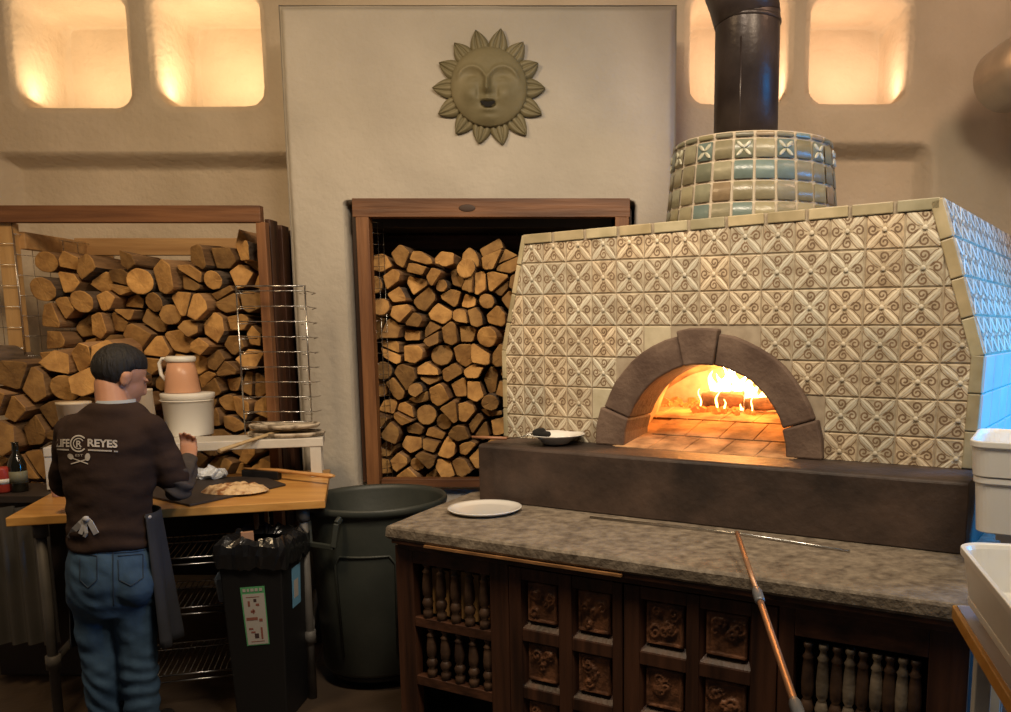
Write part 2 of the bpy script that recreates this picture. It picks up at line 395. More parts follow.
# rest of the shell: side, top, back
K0 = F3(2.064, ZL); K1 = F3(2.074, 1.62); K2 = F3(1.904, 2.18)
LEN = 1.55
mb = MB()
bk = [p+w_dir*LEN*k for p, k in ((K0, 1), (K1, 1), (K2, 1))]
L0 = F3(-.011, ZL); L1 = F3(-.013, 1.613); L2 = F3(.11, 2.133)
lb = [V3((p.x+.04, BY-.12, p.z)) for p in (L0, L1, L2)]
mb.add([K0, K1, K2, *bk, L0, L1, L2, *lb], [(0, 1, 4, 3), (1, 2, 5, 4), (6, 9, 10, 7), (7, 10, 11, 8), (8, 11, 5, 2), (3, 4, 5, 11, 10, 9)])
put('shell', mb, GROUT, oven)
cols_px = [484, 504, 523, 543.6, 566.6, 592, 616.6, 644, 671.4, 699.5, 729, 761, 793.3, 828, 863.4, 901.6, 943, 988]
cols = [onb(x, 300, FB)[0] for x in cols_px]
rows = [1.172, 1.312, 1.452, 1.588, 1.725, 1.864, 2.005, 2.15]
def leaf(mb, f, c, ang, ln, wd, h, m=0, t=(1, 1, 1)):
    ca, sa = cos(ang), sin(ang); n = 7; pts = []
    prof = [.15, .75, .97, 1, .97, .8, .1]
    L_ = []; Rr = []; M_ = []
    for i in range(n):
        q = i/(n-1); r = ln*(.1+.9*q); wv = wd*prof[i]
        def T(u, v, hh): return f(c[0]+(ca*u-sa*v), c[1]+(sa*u+ca*v), hh)
        L_.append(T(r, wv, .003)); Rr.append(T(r, -wv, .003)); M_.append((T(r, wv*.62, h), T(r, 0, h*.65), T(r, -wv*.62, h)))
    vs_ = []
    for i in range(n): vs_ += [L_[i], *M_[i], Rr[i]]
    fs = [(i*5+j, i*5+j+1, (i+1)*5+j+1, (i+1)*5+j) for i in range(n-1) for j in range(4)]
    mb.add(vs_, fs, m, t, True)
def spiral(mb, f, c, ang, r0, m, wd=.0028, flip=1):
    pts = []
    for i in range(15):
        q = i/14; r = r0*(1-.82*q); a_ = ang+flip*q*2*pi*1.35; pts.append((c[0]+r*cos(a_), c[1]+r*sin(a_), r0))
    vs_ = []
    for i, (x, z, _) in enumerate(pts):
        a1 = pts[min(i+1, 14)]; a0 = pts[max(i-1, 0)]; dx, dz = a1[0]-a0[0], a1[1]-a0[1]; l = sqrt(dx*dx+dz*dz) or 1
        nx_, nz_ = -dz/l*wd, dx/l*wd
        vs_ += [f(x+nx_, z+nz_, .0052), f(x-nx_, z-nz_, .0052)]
    mb.add(vs_, [(2*i, 2*i+1, 2*i+3, 2*i+2) for i in range(14)], m)
def carved_tile(mb, f, a0, a1, z0, z1, t):
    g = .0022; a0 += g; a1 -= g; z0 += g; z1 -= g; ca, cz = (a0+a1)/2, (z0+z1)/2; hw, hh = (a1-a0)/2, (z1-z0)/2
    e = .004
    mb.add([f(a0, z0, 0), f(a1, z0, 0), f(a1, z1, 0), f(a0, z1, 0), f(a0+e, z0+e, .005), f(a1-e, z0+e, .005), f(a1-e, z1-e, .005), f(a0+e, z1-e, .005)],
           [(0, 1, 5, 4), (1, 2, 6, 5), (2, 3, 7, 6), (3, 0, 4, 7), (4, 5, 6, 7)], 1, t)
    ff = lambda u, v, h: f(ca+u*hw, cz+v*hh, h)
    for k in range(4):
        leaf(mb, ff, (0, 0), pi/4+k*pi/2, 1.34, .165, .0068, 0, t)
        q = k*pi/2
        # raised ring around each spiral, then the dark scroll
        fl = 1 if k % 2 else -1
        spiral(mb, ff, (.66*cos(q), .66*sin(q)), q+pi*.9, .31, 2, .05, fl)
        for sg in (-1, 1):
            q2 = q+sg*.62
            x0, z0_ = .96*cos(q)-.0, .96*sin(q)
    # small flower in the centre
    mb.add([ff(0, 0, .017)]+[ff(.13*cos(i*pi/4), .13*sin(i*pi/4), .012) for i in range(8)], [(0, 1+i, 1+(i+1) % 8) for i in range(8)], 0, t, True)
    # dark crease lines beside the leaves and along the tile edges
    for k in range(4):
        an = pi/4+k*pi/2
        for sg in (-1, 1):
            pts = []
            for i in range(6):
                q = .25+.95*i/5; wv = sg*(.06+.15*min(1, sin(pi*min(1, (q-.1)/1.26))*1.4))
                pts.append((cos(an)*q-sin(an)*wv, sin(an)*q+cos(an)*wv))
            vs_ = []
            for (x, z) in pts: vs_ += [ff(x, z, .0053), ff(x-sin(an)*sg*.05, z+cos(an)*sg*.05, .0053)]
            mb.add(vs_, [(2*i, 2*i+1, 2*i+3, 2*i+2) for i in range(5)], 2)
def plain_tile(mb, f, a0, a1, z0, z1, t, m=0, th=.006):
    g = .002; a0 += g; a1 -= g; z0 += g; z1 -= g; e = .004
    mb.add([f(a0, z0, 0), f(a1, z0, 0), f(a1, z1, 0), f(a0, z1, 0), f(a0+e, z0+e, th), f(a1-e, z0+e, th), f(a1-e, z1-e, th), f(a0+e, z1-e, th)],
           [(0, 1, 5, 4), (1, 2, 6, 5), (2, 3, 7, 6), (3, 0, 4, 7), (4, 5, 6, 7)], m, t)
def rt(lo=.85, hi=1.08, warm=.06):
    v = random.uniform(lo, hi); w_ = random.uniform(-warm, warm); return (v*(1+w_), v, v*(1-w_))
plain = {(r, c) for r, cs in {3: range(7, 11), 2: (6, 7, 11), 1: (5, 12), 0: (12,)}.items() for c in cs}
mbt = MB(); mbp = MB()
for r in range(7):
    for c in range(len(cols)-1):
        a0, a1, z0, z1 = cols[c], cols[c+1], rows[r], rows[r+1]
        # hidden behind the arch stones?
        near = min(sqrt((max(a0-AC, AC-a1, 0))**2+(max(z0-ZL, ZL-z1, 0))**2), 9)
        if near < AI+.045: 
            if not (r == 0 and near > AI+.1): continue
        if (r, c) in plain or False: plain_tile(mbp, F3, a0, a1, z0, z1, rt(.85, 1.05))
        else: carved_tile(mbt, F3, a0, a1, z0, z1, rt())
def clip_mb(mb, planes):
    me = bpy.data.meshes.new('t'); me.from_pydata(mb.v, [], mb.f); bm = bmesh.new(); bm.from_mesh(me)
    lay = bm.faces.layers.int.new('k')
    for i, f in enumerate(bm.faces): f[lay] = i
    for co_, no in planes:
        bmesh.ops.bisect_plane(bm, geom=list(bm.verts)+list(bm.edges)+list(bm.faces), plane_co=co_, plane_no=no, clear_outer=True)
    out = MB(); bm.verts.index_update(); out.v = [v.co.copy() for v in bm.verts]
    for f in bm.faces:
        i = f[lay]; out.f.append([v.index for v in f.verts]); out.m.append(mb.m[i]); out.t.append(mb.t[i]); out.sm.append(mb.sm[i])
    bm.free(); bpy.data.meshes.remove(me); return out
def edge_planes(pts, inset):
    pl = []
    for (p, q) in pts:
        d = (F3(*q)-F3(*p)).normalized(); n = d.cross(-OV)     # outward for clockwise polygon
        if (F3(1, 1.6)-F3(*p)).dot(n) > 0: n = -n
        pl.append((F3(*p)-n*inset, n))
    return pl
pls = edge_planes([(poly[0], poly[1]), (poly[1], poly[2])], .022)+edge_planes([(poly[2], poly[3])], .046)+edge_planes([(poly[3], poly[4]), (poly[4], poly[5])], .045)+[(F3(0, ZL), -UP)]
mbt = clip_mb(mbt, pls); mbt.keep = True; mbp = clip_mb(mbp, pls); mbp.keep = True
put('carved_tile_face', mbt, [TILE, TILEG, SLIP], oven, label='cream tiles with raised four-petal leaves and brown scrolls')
put('plain_tile_border', mbp, [PLAINT], oven, label='plain beige tiles stepping round the arch')
# edge trim tiles
mb = MB()
def trim_run(mb, p, q, wd, n, th=.012):
    for i in range(n):
        s0, s1 = i/n+.004, (i+1)/n-.004
        A = F3(*p).lerp(F3(*q), s0); B = F3(*p).lerp(F3(*q), s1); d = (B-A).normalized(); nn = d.cross(OV)
        if (F3(1, 1.6)-A).dot(nn) < 0: nn = -nn
        mb.ext([A, B, B+nn*wd, A+nn*wd], -OV*th, 0, rt(.85, 1.12))
trim_run(mb, poly[0], poly[1], .022, 3); trim_run(mb, poly[1], poly[2], .022, 4)
trim_run(mb, poly[2], poly[3], .042, 11); trim_run(mb, poly[3], poly[4], .045, 4); trim_run(mb, poly[4], poly[5], .045, 3)
put('edge_trim', mb, TRIMT, oven, bevel=.004)
# right side: carved tiles above, plain tiles below
s_up = (K2-K1); s_h = s_up.length; s_up.normalize(); sn = w_dir.cross(s_up).normalized()
if sn.x < 0: sn = -sn
def S3(a, z, o=0): return K1+w_dir*a+s_up*z+sn*o
mb = MB()
for r in range(4):
    for c in range(11):
        carved_tile(mb, S3, .0+c*.14, .14+c*.14, .0+r*s_h/4, (r+1)*s_h/4, rt())
mb.keep = True
put('carved_tile_side', mb, [TILE, TILEG, SLIP], oven)
lu = (K1-K0); l_h = lu.length; lu.normalize(); ln_ = w_dir.cross(lu).normalized()
if ln_.x < 0: ln_ = -ln_
mb = MB()
for r in range(3):
    for c in range(8):
        plain_tile(mb, lambda a_, z_, o_: K0+w_dir*a_+lu*z_+ln_*o_, c*.19, c*.19+.19, r*l_h/3, (r+1)*l_h/3, rt(.95, 1.05, .01))
mb.keep = True
put('plain_tile_side', mb, BLUET, oven, label='plain pale tiles on the lower right side')
# arch stones
def arch_piece(t0, t1, ri, ro, out, back, wob=.004):
    mb = MB(); n = max(2, int(abs(t1-t0)/.12)); vs_ = []
    for i in range(n+1):
        q = t0+(t1-t0)*i/n
        for r_, o_ in ((ri, out), (ro, out), (ro, -.02), (ri, -back)):
            rr = r_+wob*ns((i*.7, r_*9, t0*3)); vs_.append(F3(AC-rr*cos(q), ZL+rr*sin(q)*1.0, o_))
    fs = [(i*4+j, i*4+(j+1) % 4, (i+1)*4+(j+1) % 4, (i+1)*4+j) for i in range(n) for j in range(4)]
    fs += [(0, 1, 2, 3), (n*4+3, n*4+2, n*4+1, n*4)]
    return mb.add(vs_, fs)
g_ = .008
for nm, t0, t1, ro, out in (('springer_stone', .0, .34, AR+.006, .045), ('arch_stone', .34+g_, 1.33, AR-.006, .035), ('keystone', 1.33+g_, 1.70, AR+.012, .048),
                            ('arch_stone', 1.70+g_, 2.82, AR-.006, .035), ('springer_stone', 2.82+g_, pi, AR+.006, .045)):
    put(nm, arch_piece(t0, t1, AI, ro, out, .20), STONE, oven, bevel=.008)
# inside: hearth floor and dome
HC = O(AC, FB+.62, ZL)
def hz(b): return ZL+.004+.105*sstep(-.1, .62, b-FB)
def hs(b): return (hz(b+.02)-hz(b-.02))/.04
mb = MB()
for i in range(9):
    for j in range(6):
        a0, b0 = AC-.72+i*.16+(.08 if j % 2 else 0), FB-.06+j*.22
        if j < 2 and (a0 < AC-.40 or a0 > AC+.28): continue
        mb.box(O(a0+.08, b0+.11, hz(b0+.11)-.014), (.157, .224, .03+.002*random.random()), RO @ Matrix.Rotation(math.atan(hs(b0+.11)), 3, 'X'))
for a0, a1, b0, b1 in ((AC-.41, AC+.41, FB-.06, FB+.36), (AC-.75, AC+.75, FB+.30, FB+1.15)):
    mb.grid(2, 14, lambda u, v: O(a0+(a1-a0)*u, b0+(b1-b0)*v, hz(b0+(b1-b0)*v)-.004), smooth=False)
put('hearth_floor', mb, BRICK, oven, bevel=.003)
mb = MB(); mb.keep = True
def domef(u, v):
    an = 2*pi*u; el = v*pi/2; R_ = .70
    p = V3((R_*cos(an)*cos(el), .58*sin(an)*cos(el), .43*sin(el)))
    p *= 1+.02*ns((p.x*6, p.y*6, p.z*6)); return HC+RO @ p+V3((0, 0, -.005))
nu, nv = 64, 14
vs_ = [domef(i/nu, j/nv) for j in range(nv+1) for i in range(nu)]
fs = []
for j in range(nv):
    for i in range(nu):
        c = (vs_[j*nu+i]+vs_[(j+1)*nu+(i+1) % nu])/2; a_, b_, z_ = inO(c)
        if b_ < FB+.5 and sqrt((a_-AC)**2+(z_-ZL)**2) < AI+.09: continue
        fs.append((j*nu+i, j*nu+(i+1) % nu, (j+1)*nu+(i+1) % nu, (j+1)*nu+i))
mb.add(vs_, fs, 0, (1, 1, 1), True)
put('brick_dome', mb, BRICK, oven)
mb = MB(); n = 24; vs_ = []
for i in range(n+1):
    q = pi*i/n
    for r_, o_ in ((AI+.015, -.19), (AI+.10, -.52)): vs_.append(F3(AC-r_*cos(q), ZL+r_*sin(q), o_))
mb.add(vs_, [(2*i, 2*i+1, 2*i+3, 2*i+2) for i in range(n)], 0, (1, 1, 1), True); put('throat', mb, BRICK, oven)
# ledge
def ledge_poly():
    R0 = O(2.07, .561, 0); R1 = R0+w_dir*.72
    L_ = O(.036, .565, 0); L1_ = O(-.02, FB+.3, 0)
    return [L_, R0, R1, O(1.9, FB+.35, 0), L1_]
mb = MB(); lp = ledge_poly()
n = len(lp)
# subdivide the front for a worn edge
fr = [lp[0].lerp(lp[1], i/24) for i in range(25)]
ring = fr+lp[2:]
vs_ = []; 
for z, ins in ((.952, .0), (1.19, .0), (1.199, .004), (1.204, .016)):
    for i, p in enumerate(ring):
        q = V3(p); q += OV*(ins+(.006*ns((i*.5, z*9, 1)) if i < 25 else 0)); q.z = z; vs_.append(q)
k = len(ring); fs = []
for j in range(3):
    for i in range(k): fs.append((j*k+i, j*k+(i+1) % k, (j+1)*k+(i+1) % k, (j+1)*k+i))
fs.append(list(range(3*k, 4*k)))
fs.append(list(range(k))[::-1]); mb.add(vs_, fs, 0, (1, 1, 1))
put('hearth_ledge', mb, LEDGEM, oven, label='soot-stained dark stone ledge along the front', bevel=.004)
# pale block at the right end of the ledge is the ledge's own side facing the window
# tiled drum
DC = V3((P(752, 160, 4.05).x, 4.05, 0)); DZ0, DZ1 = 2.07, P(752, 131, 3.72).z
RB, RT = .40, .355
mb = MB(); mb.lathe([(RB+.01, DZ0), (RB-.004, DZ0), (RT-.006, DZ1), (RT-.05, DZ1+.004), (.17, DZ1-.01), (.16, DZ1-.02)], DC, 48, 0)
put('drum_core', mb, DRUMG, oven)
mb = MB(); nc = 26; nr = 5
hh = [DZ0+(DZ1-.03-DZ0)*i/nr for i in range(nr+1)]+[DZ1]
cols_t = [(.30, .26, .14), (.32, .28, .17), (.24, .25, .17), (.27, .26, .17), (.33, .24, .14), (.28, .27, .18), (.25, .23, .16), (.19, .25, .22), (.31, .28, .18)]
for r in range(nr+1):
    for c in range(nc):
        a0, a1 = 2*pi*(c+.07)/nc, 2*pi*(c+.93)/nc; z0, z1 = hh[r]+.005, hh[r+1]-.005
        def dp(an, z, o): 
            k = (z-DZ0)/(DZ1-DZ0); rr = RB+(RT-RB)*k+o; return DC+V3((rr*cos(an), rr*sin(an), z))
        cc = random.choice(cols_t); q = random.uniform(.62, .95); t = tuple(x*q for x in cc)
        vs_ = []
        for z, o in ((z0, 0), (z0+.002, .005), (z1-.002, .005), (z1, 0)):
            for i in range(4): vs_.append(dp(a0+(a1-a0)*i/3, z, o))
        mb.add(vs_, [(j*4+i, j*4+i+1, (j+1)*4+i+1, (j+1)*4+i) for j in range(3) for i in range(3)], 0, t, True)
        if r == nr-1 and c % 2 == 0:
            am = (a0+a1)/2; zm = (z0+z1)/2
            ff = lambda u, v, h: dp(am+u*(a1-a0)/2, zm+v*(z1-z0)/2, h)
            for kk in range(4): leaf(mb, ff, (0, 0), pi/4+kk*pi/2, 1.1, .2, .012, 0, (.5, .48, .36))
mb.keep = True
put('tiled_drum', mb, DRUMT, oven, label='drum of square olive, teal and brown glazed tiles')
# flue pipe
fx = P(747, 60, 4.05).x
mb = MB()
mb.tube([(fx, 4.05, DZ1-.06), (fx, 4.05, 3.09), (fx-.003, 4.05, 3.11)], .145, 40, 0)
mb.lathe([(.146, 0), (.15, .004), (.15, .016), (.146, .02)], (fx, 4.05, 3.06), 40)
mb.tube([(fx-.002, 4.05, 3.08), (fx-.02, 4.05, 3.16), (fx-.08, 4.07, 3.34), (fx-.16, 4.08, 3.6)], [.150, .156, .165, .165], 40, 0)
mb.tube([(fx+.14*cos(-1.9), 4.05+.14*sin(-1.9), DZ1-.02), (fx+.142*cos(-1.9), 4.05+.142*sin(-1.9), 2.97)], .006, 6)
put('flue_pipe', mb, IRON, label='black metal flue pipe rising from the tiled drum of the oven', cat='flue pipe')
# fire
mb = MB()
def flame(mb, base, h, r, m, seed):
    pts = []; rs = []
    for i in range(11):
        q = i/10; pts.append(V3(base)+OU*(.16*h*sin(q*6+seed)*q)+V3((0, 0, h*q))); rs.append(max(.002, r*(sin(pi*min(1, .22+q*.78)))**.9*(1-.3*q)))
    mb.tube(pts, rs, 10, m, sx=.7)
random.seed(5)
for i in range(17):
    q = i/16; flame(mb, O(.76+.32*q+random.uniform(-.012, .012), FB+.70+random.uniform(-.04, .06), hz(FB+.7)+.01), random.uniform(.10, .20)*(1.15-.55*abs(q-.3)), random.uniform(.024, .040), 1 if .08 < q < .75 and i % 3 else 0, i*1.7)
for i in range(5):
    flame(mb, O(.78+.06*i+random.uniform(-.02, .02), FB+.54+.012*(i % 2), hz(FB+.5)+.02), random.uniform(.02, .10), random.uniform(.004, .008), 0, i*2.1)
put('flames', mb, [FLAME, FLAMEC], label='bright yellow flames leaping behind the log in the oven', cat='fire')
for k, (a_, b_, ln_l, s) in enumerate(((.755, FB+.60, .21, 1), (.985, FB+.57, .16, .75))):
    mb = MB(); zc_ = hz(FB+.6)+.044*s+.006; p0 = O(a_, b_, zc_); p1 = O(a_+ln_l, b_+.03, zc_+.008)
    pts = [p0.lerp(p1, i/6)+V3((0, 0, .003*ns((i, k, 2)))) for i in range(7)]
    mb.tube(pts, [.042*s*(1+.12*ns((i*1.3, k, 9))) for i in range(7)], 12)
    put('burning_log', mb, CHAR, label=('charred round log burning in the middle of the oven fire', 'smaller charred log at the right edge of the oven fire')[k], cat='log', group='logs on the oven fire', bevel=.006)
mb = MB()
for i in range(110):
    a_ = .46+random.random()*.62; b_ = FB+.50+random.random()*.20+(.12 if a_ < .75 else 0); r_ = random.uniform(.006, .020)*(1.3 if a_ < .75 and b_ > FB+.7 else 1)
    p = O(a_, b_, hz(b_)+r_*.8); R_ = Matrix.Rotation(random.random()*3, 3, V3((random.random(), random.random(), 1)).normalized())
    mb.box(p, (r_*2, r_*1.6, r_*1.5), R_, taper=.6)
put('embers', mb, EMBER, label='glowing broken embers and ash scattered on the hearth floor', cat='embers', kind='stuff')
point('fire_light', O(.93, FB+.60, ZL+.33), 15, (1, .40, .09), .06)
point('fire_light', O(.72, FB+.62, ZL+.26), 7, (1, .38, .08), .06)
point('fire_light', O(1.10, FB+.42, ZL+.20), 3, (1, .38, .08), .05)
# ================================================================== counter + carved cabinet
cz = .95
mb = MB(); cp = [O(0, 0, 0), O(2.2, 0, 0), O(2.2, 1.15, 0), O(.1, 1.15, 0), O(-.122, .70, 0)]
fr = [cp[0].lerp(cp[1], i/50) for i in range(51)]; lf = [cp[4].lerp(cp[0], i/14) for i in range(1, 14)]
ring = fr+cp[2:4]+[cp[4]]+lf; k = len(ring); vs_ = []; cen = O(1.1, .5, 0)
for z, ins, wb in ((cz-.055, .012, .3), (cz-.045, .0, 1), (cz-.012, -.002, 1), (cz-.003, .006, .8), (cz, .016, .3)):
    for i, p in enumerate(ring):
        q = V3(p); b_ = (cen-q).normalized()
        q += b_*(ins+wb*.006*ns((q.x*9, q.y*9, z*30))+wb*.002*ns((q.x*30, q.y*30, z*30))); q.z = z; vs_.append(q)
fs = [(j*k+i, j*k+(i+1) % k, (j+1)*k+(i+1) % k, (j+1)*k+i) for j in range(4) for i in range(k)]+[list(range(4*k, 5*k)), list(range(k))[::-1]]
mb.add(vs_, fs); put('stone_countertop', mb, SLAB, label='worn rough stone countertop under the pizza oven with chipped front edge', cat='countertop')
cab = root('carved_cabinet', O(1.05, .4, 0), 'dark carved wooden cabinet with turned balusters and panelled doors under the countertop', 'cabinet')
mb = MB()
mb.box(O(1.1, .022+.012, .886), (2.16, .05, .018), RO); mb.box(O(1.1, .05, .866), (2.14, .035, .026), RO)
put('moulding', mb, DARKWX, cab, bevel=.003)
mb = MB(); mb.box(O(.62, .004, .8880), (.85, .02, .009), RO); put('worn_strip', mb, WORN, cab, label='bare orange strip where the top moulding is worn')
mb = MB(); CB = .05
def cbox(mb, a0, a1, z0, z1, b0=CB, th=.04, m=0): mb.box(O((a0+a1)/2, b0+th/2, (z0+z1)/2), (a1-a0, th, z1-z0), RO, m)
for a0, a1 in ((.0, .09), (.46, .545), (1.578, 1.63), (2.03, 2.14)):
    mb = MB(); cbox(mb, a0, a1, 0, .86); put('stile', mb, DARKW, cab, bevel=.003)
for r_ in ((.09, .46, .795, .86), (.09, .46, .535, .575), (.09, .46, .03, .12), (.09, .46, .29, .33), (.545, 1.578, .85, .86), (.545, 1.578, 0, .07), (1.63, 2.03, .76, .86), (1.63, 2.03, .03, .12), (1.63, 2.03, .40, .44)):
    mb = MB(); cbox(mb, *r_); put('rail', mb, DARKWX, cab, bevel=.003)
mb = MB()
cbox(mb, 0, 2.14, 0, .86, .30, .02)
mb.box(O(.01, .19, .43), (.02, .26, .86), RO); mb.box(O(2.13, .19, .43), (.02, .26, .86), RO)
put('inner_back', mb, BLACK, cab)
mb = MB()
for i in range(7): cbox(mb, .13+i*.048, .168+i*.048, .575, .77-.01*random.random(), .115, .012)
put('inner_board', mb, RAWT, cab, label='ochre boards seen behind the upper left balusters')
mb = MB(); mb.box(O(-.06, .45, .43), (.03, .7, .86), Rz(TH+radians(8))); put('end_panel', mb, DARKW, cab, bevel=.003)
bprof = [(.0, 0), (.02, 0), (.02, .03), (.012, .04), (.019, .052), (.023, .068), (.016, .085), (.012, .09), (.019, .10), (.021, .13), (.018, .17), (.015, .19), (.019, .196), (.012, .205), (.01, .215), (.016, .222), (.016, .232), (0, .232)]
def baluster(a_, z0, h, m, broken=0, b_=CB+.02):
    mb = MB(); k = h/.232
    pr = [(r*1.0, z*k) for r, z in bprof]
    if broken: pr = [p for p in pr if p[1] < h*broken]+[(.012, h*broken), (0, h*broken+.01)]
    mb.lathe(pr, O(a_, b_, z0), 14); return put('baluster', mb, m, cab)
for i in range(5):
    aa = [.143, .212, .282, .350, .420][i]
    baluster(aa, .572, .226, BAL if i % 2 else BAL); baluster(aa+.012, .33, .205, BAL)
for i, (px, m) in enumerate(((808, BAL), (823, BALP), (837, BAL), (850, BALP), (863, BAL), (877, BALP), (890, BAL), (903, BALP), (916, BAL))):
    aa = onb(px, 670, CB+.02)[0]; baluster(aa, .44, .30 if m is BALP else .30, m, 0, CB+.02)
# doors
def carve_panel(mb, a0, a1, z0, z1, seed):
    R_ = random.Random(seed); b0 = CB+.018
    # coved frame
    ca, cz_ = (a0+a1)/2, (z0+z1)/2
    mb.box(O(ca, b0+.008, cz_), (a1-a0, .012, z1-z0), RO)
    def f(a_, z_, o_): return O(a_, b0-o_, z_)
    hw, hh_ = (a1-a0)/2, (z1-z0)/2
    g2 = lambda u, v, o_: f(ca+u*hw, cz_+v*hh_, o_)
    nu_ = 26
    cs = [(R_.uniform(-.6, .6), R_.uniform(-.6, .6), R_.uniform(.22, .4), R_.choice((-1, 1)), R_.uniform(0, 6)) for _ in range(6)]
    def hgt(u, v):
        h = .002
        for (x, y, r, s, p) in cs:
            d = sqrt((u-x)**2+(v-y)**2); an = atan2(v-y, u-x)
            if d < r: h = max(h, .003+.013*(.5+.5*cos(s*an+d*28+p))*(1-.3*d/r))
        e = max(abs(u), abs(v)); 
        if e > .88: h = .009*sstep(.84, .92, e)*(1-sstep(.97, 1.0, e))+.002
        return h
    mb.grid(nu_, nu_, lambda u, v: g2(2*u-1, 2*v-1, hgt(2*u-1, 2*v-1)), 0)
def door(a0, a1, xs_, zs_, seed):
    d = None
    mb = MB(); z0, z1 = .075, .845
    al = [a0]+[x for p in xs_ for x in p]+[a1]
    for i in range(0, len(al), 2): mb.box(O((al[i]+al[i+1])/2, CB+.012+.001, (z0+z1)/2), (al[i+1]-al[i], .036, z1-z0), RO)
    zl = [z1]+[z for p in zs_ for z in p]+[z0]
    for (x0, x1) in xs_:
        for i in range(0, len(zl), 2): mb.box(O((x0+x1)/2, CB+.014, (zl[i]+zl[i+1])/2), (x1-x0, .034, zl[i]-zl[i+1]), RO)
        for (zt, zb) in zs_:      # sloped cove round each panel
            mb.ext([O(x0, CB-.002, zb), O(x0, CB+.03, zb+.03), O(x0, CB+.03, zb)], OU*(x1-x0))
            mb.ext([O(x0, CB+.0, zb), O(x0+.018, CB+.03, zb), O(x0, CB+.03, zb)], UP*(zt-zb))
            mb.ext([O(x1, CB+.0, zb), O(x1-.018, CB+.03, zb), O(x1, CB+.03, zb)], UP*(zt-zb))
    d = put('door', mb, DARKW, cab, bevel=.003)
    for i, (x0, x1) in enumerate(xs_):
        for j, (zt, zb) in enumerate(zs_):
            m2 = MB(); carve_panel(m2, x0+.018, x1-.018, zb+.028, zt-.008, seed+i*7+j); put('carved_panel', m2, CARVE, d)
ZP = [(.80, .612), (.565, .385), (.34, .15)]
door(.55, 1.024, [(.605, .765), (.82, .985)], ZP, 1)
door(1.03, 1.575, [(1.09, 1.265), (1.31, 1.49)], ZP, 50)
mb = MB(); pb = [O(a_, b_, 0) for a_, b_ in ((-.02, .5), (2.1, .45), (2.1, 1.1), (.12, 1.1))]
mb.ext([V3((p.x, p.y, .0)) for p in pb], UP*(cz-.057)); 
put('masonry_base', mb, mat('dark_masonry', (.06, .045, .035), .9, (.1, .08, .06), scale=5, bump=.4), cab)
# things on the counter and ledge
pl = G(485, 511.5, cz)
mb = MB(); mb.lathe([(0, .004), (.095, .004), (.10, 0), (.105, .003), (.128, .012), (.135, .018), (.134, .021), (.126, .017), (.102, .010), (.09, .009), (0, .009)], (pl.x, pl.y, cz), 48, sx=1.15, sy=1.15)
put('dinner_plate', mb, WHITED, label='empty round white plate with raised rim on the stone counter', cat='plate')
bp_ = G(556, 444, ZL)
mb = MB(); mb.lathe([(0, .003), (.05, .003), (.055, 0), (.060, .004), (.085, .030), (.128, .042), (.130, .046), (.122, .045), (.08, .033), (.055, .012), (0, .010)], (bp_.x, bp_.y, ZL+.002), 48)
put('soup_plate', mb, WHITED, label='wide-rimmed white bowl on the dark ledge left of the oven mouth', cat='bowl')
bl = V3((bp_.x, bp_.y, ZL))
mb = MB(); mb.capsule(bl+V3((-.085, -.045, .056)), bl+V3((-.03, -.06, .052)), .016, .013); mb.capsule(bl+V3((-.075, -.04, .058)), bl+V3((-.055, -.05, .062)), .018, .016)
put('dark_utensil_rest', mb, BLACK, label='small dark rounded brush head lying on the white bowl rim', cat='brush')
sa, sb = bl+V3((-.10, -.03, .05)), G(477, 438, ZL+.015); sb = P(472, 437, bp_.y+.02)
mb = MB(); mid = sa.lerp(sb, .42)
mb.tube([sa, sa.lerp(sb, .2)-V3((0, 0, .012)), mid-V3((0, 0, .015))], [.012, .006, .005], 8, 0, sx=.4)
mb.tube([mid-V3((0, 0, .015)), sb], [.008, .006], 8, 1)
put('serving_spoon', mb, [STEEL, mat('wooden_grip', (.30, .14, .07), .5)], label='metal spoon with brown handle resting between bowl and ledge end', cat='spoon')
mb = MB(); ta = G(556, 515, cz+.004); tb = G(720, 541, cz+.004)
mb.bar(ta.lerp(tb, -.2), G(735, 532, cz+.012), .008, .004)
# peel resting over the counter edge
E0 = G(754, 583, cz+.016); T_ = G(737, 533, cz+.075); lo_, hi_ = 1.0, 12.0
for _ in range(40):
    m_ = (lo_+hi_)/2; v = T_+(E0-T_)*m_-CAM; zc = v.y*cos(TILT)-v.z*sin(TILT); yc = v.y*sin(TILT)+v.z*cos(TILT)
    if zc > .3 and PPY-FPX*yc/zc < 712: lo_ = m_
    else: hi_ = m_
Bp = T_+(E0-T_)*lo_
mb = MB(); d_ = (Bp-T_)
mb.tube([T_, T_+d_*.42], .0085, 12, 2); mb.tube([T_+d_*.42, T_+d_*1.9], .0095, 12, 0)
mb.tube([T_+d_*.41, T_+d_*.43, T_+d_*.48, T_+d_*.49], [.011, .015, .015, .011], 14, 1); mb.tube([T_+d_*.955, T_+d_*.97, T_+d_*1.03, T_+d_*1.04], [.011, .015, .015, .011], 14, 1)
put('peel_handle', mb, [COPPER, SLVG, COPPER], label='long copper-coloured metal pole with grey collars leaning over the counter edge', cat='pole')
mb = MB(); mb.tube([G(590, 517, cz+.006), G(737, 533, cz+.008), G(850, 551, cz+.006)], .004, 8)
put('steel_rod', mb, STEEL, label='thin steel rod lying on the counter along the foot of the ledge', cat='rod')
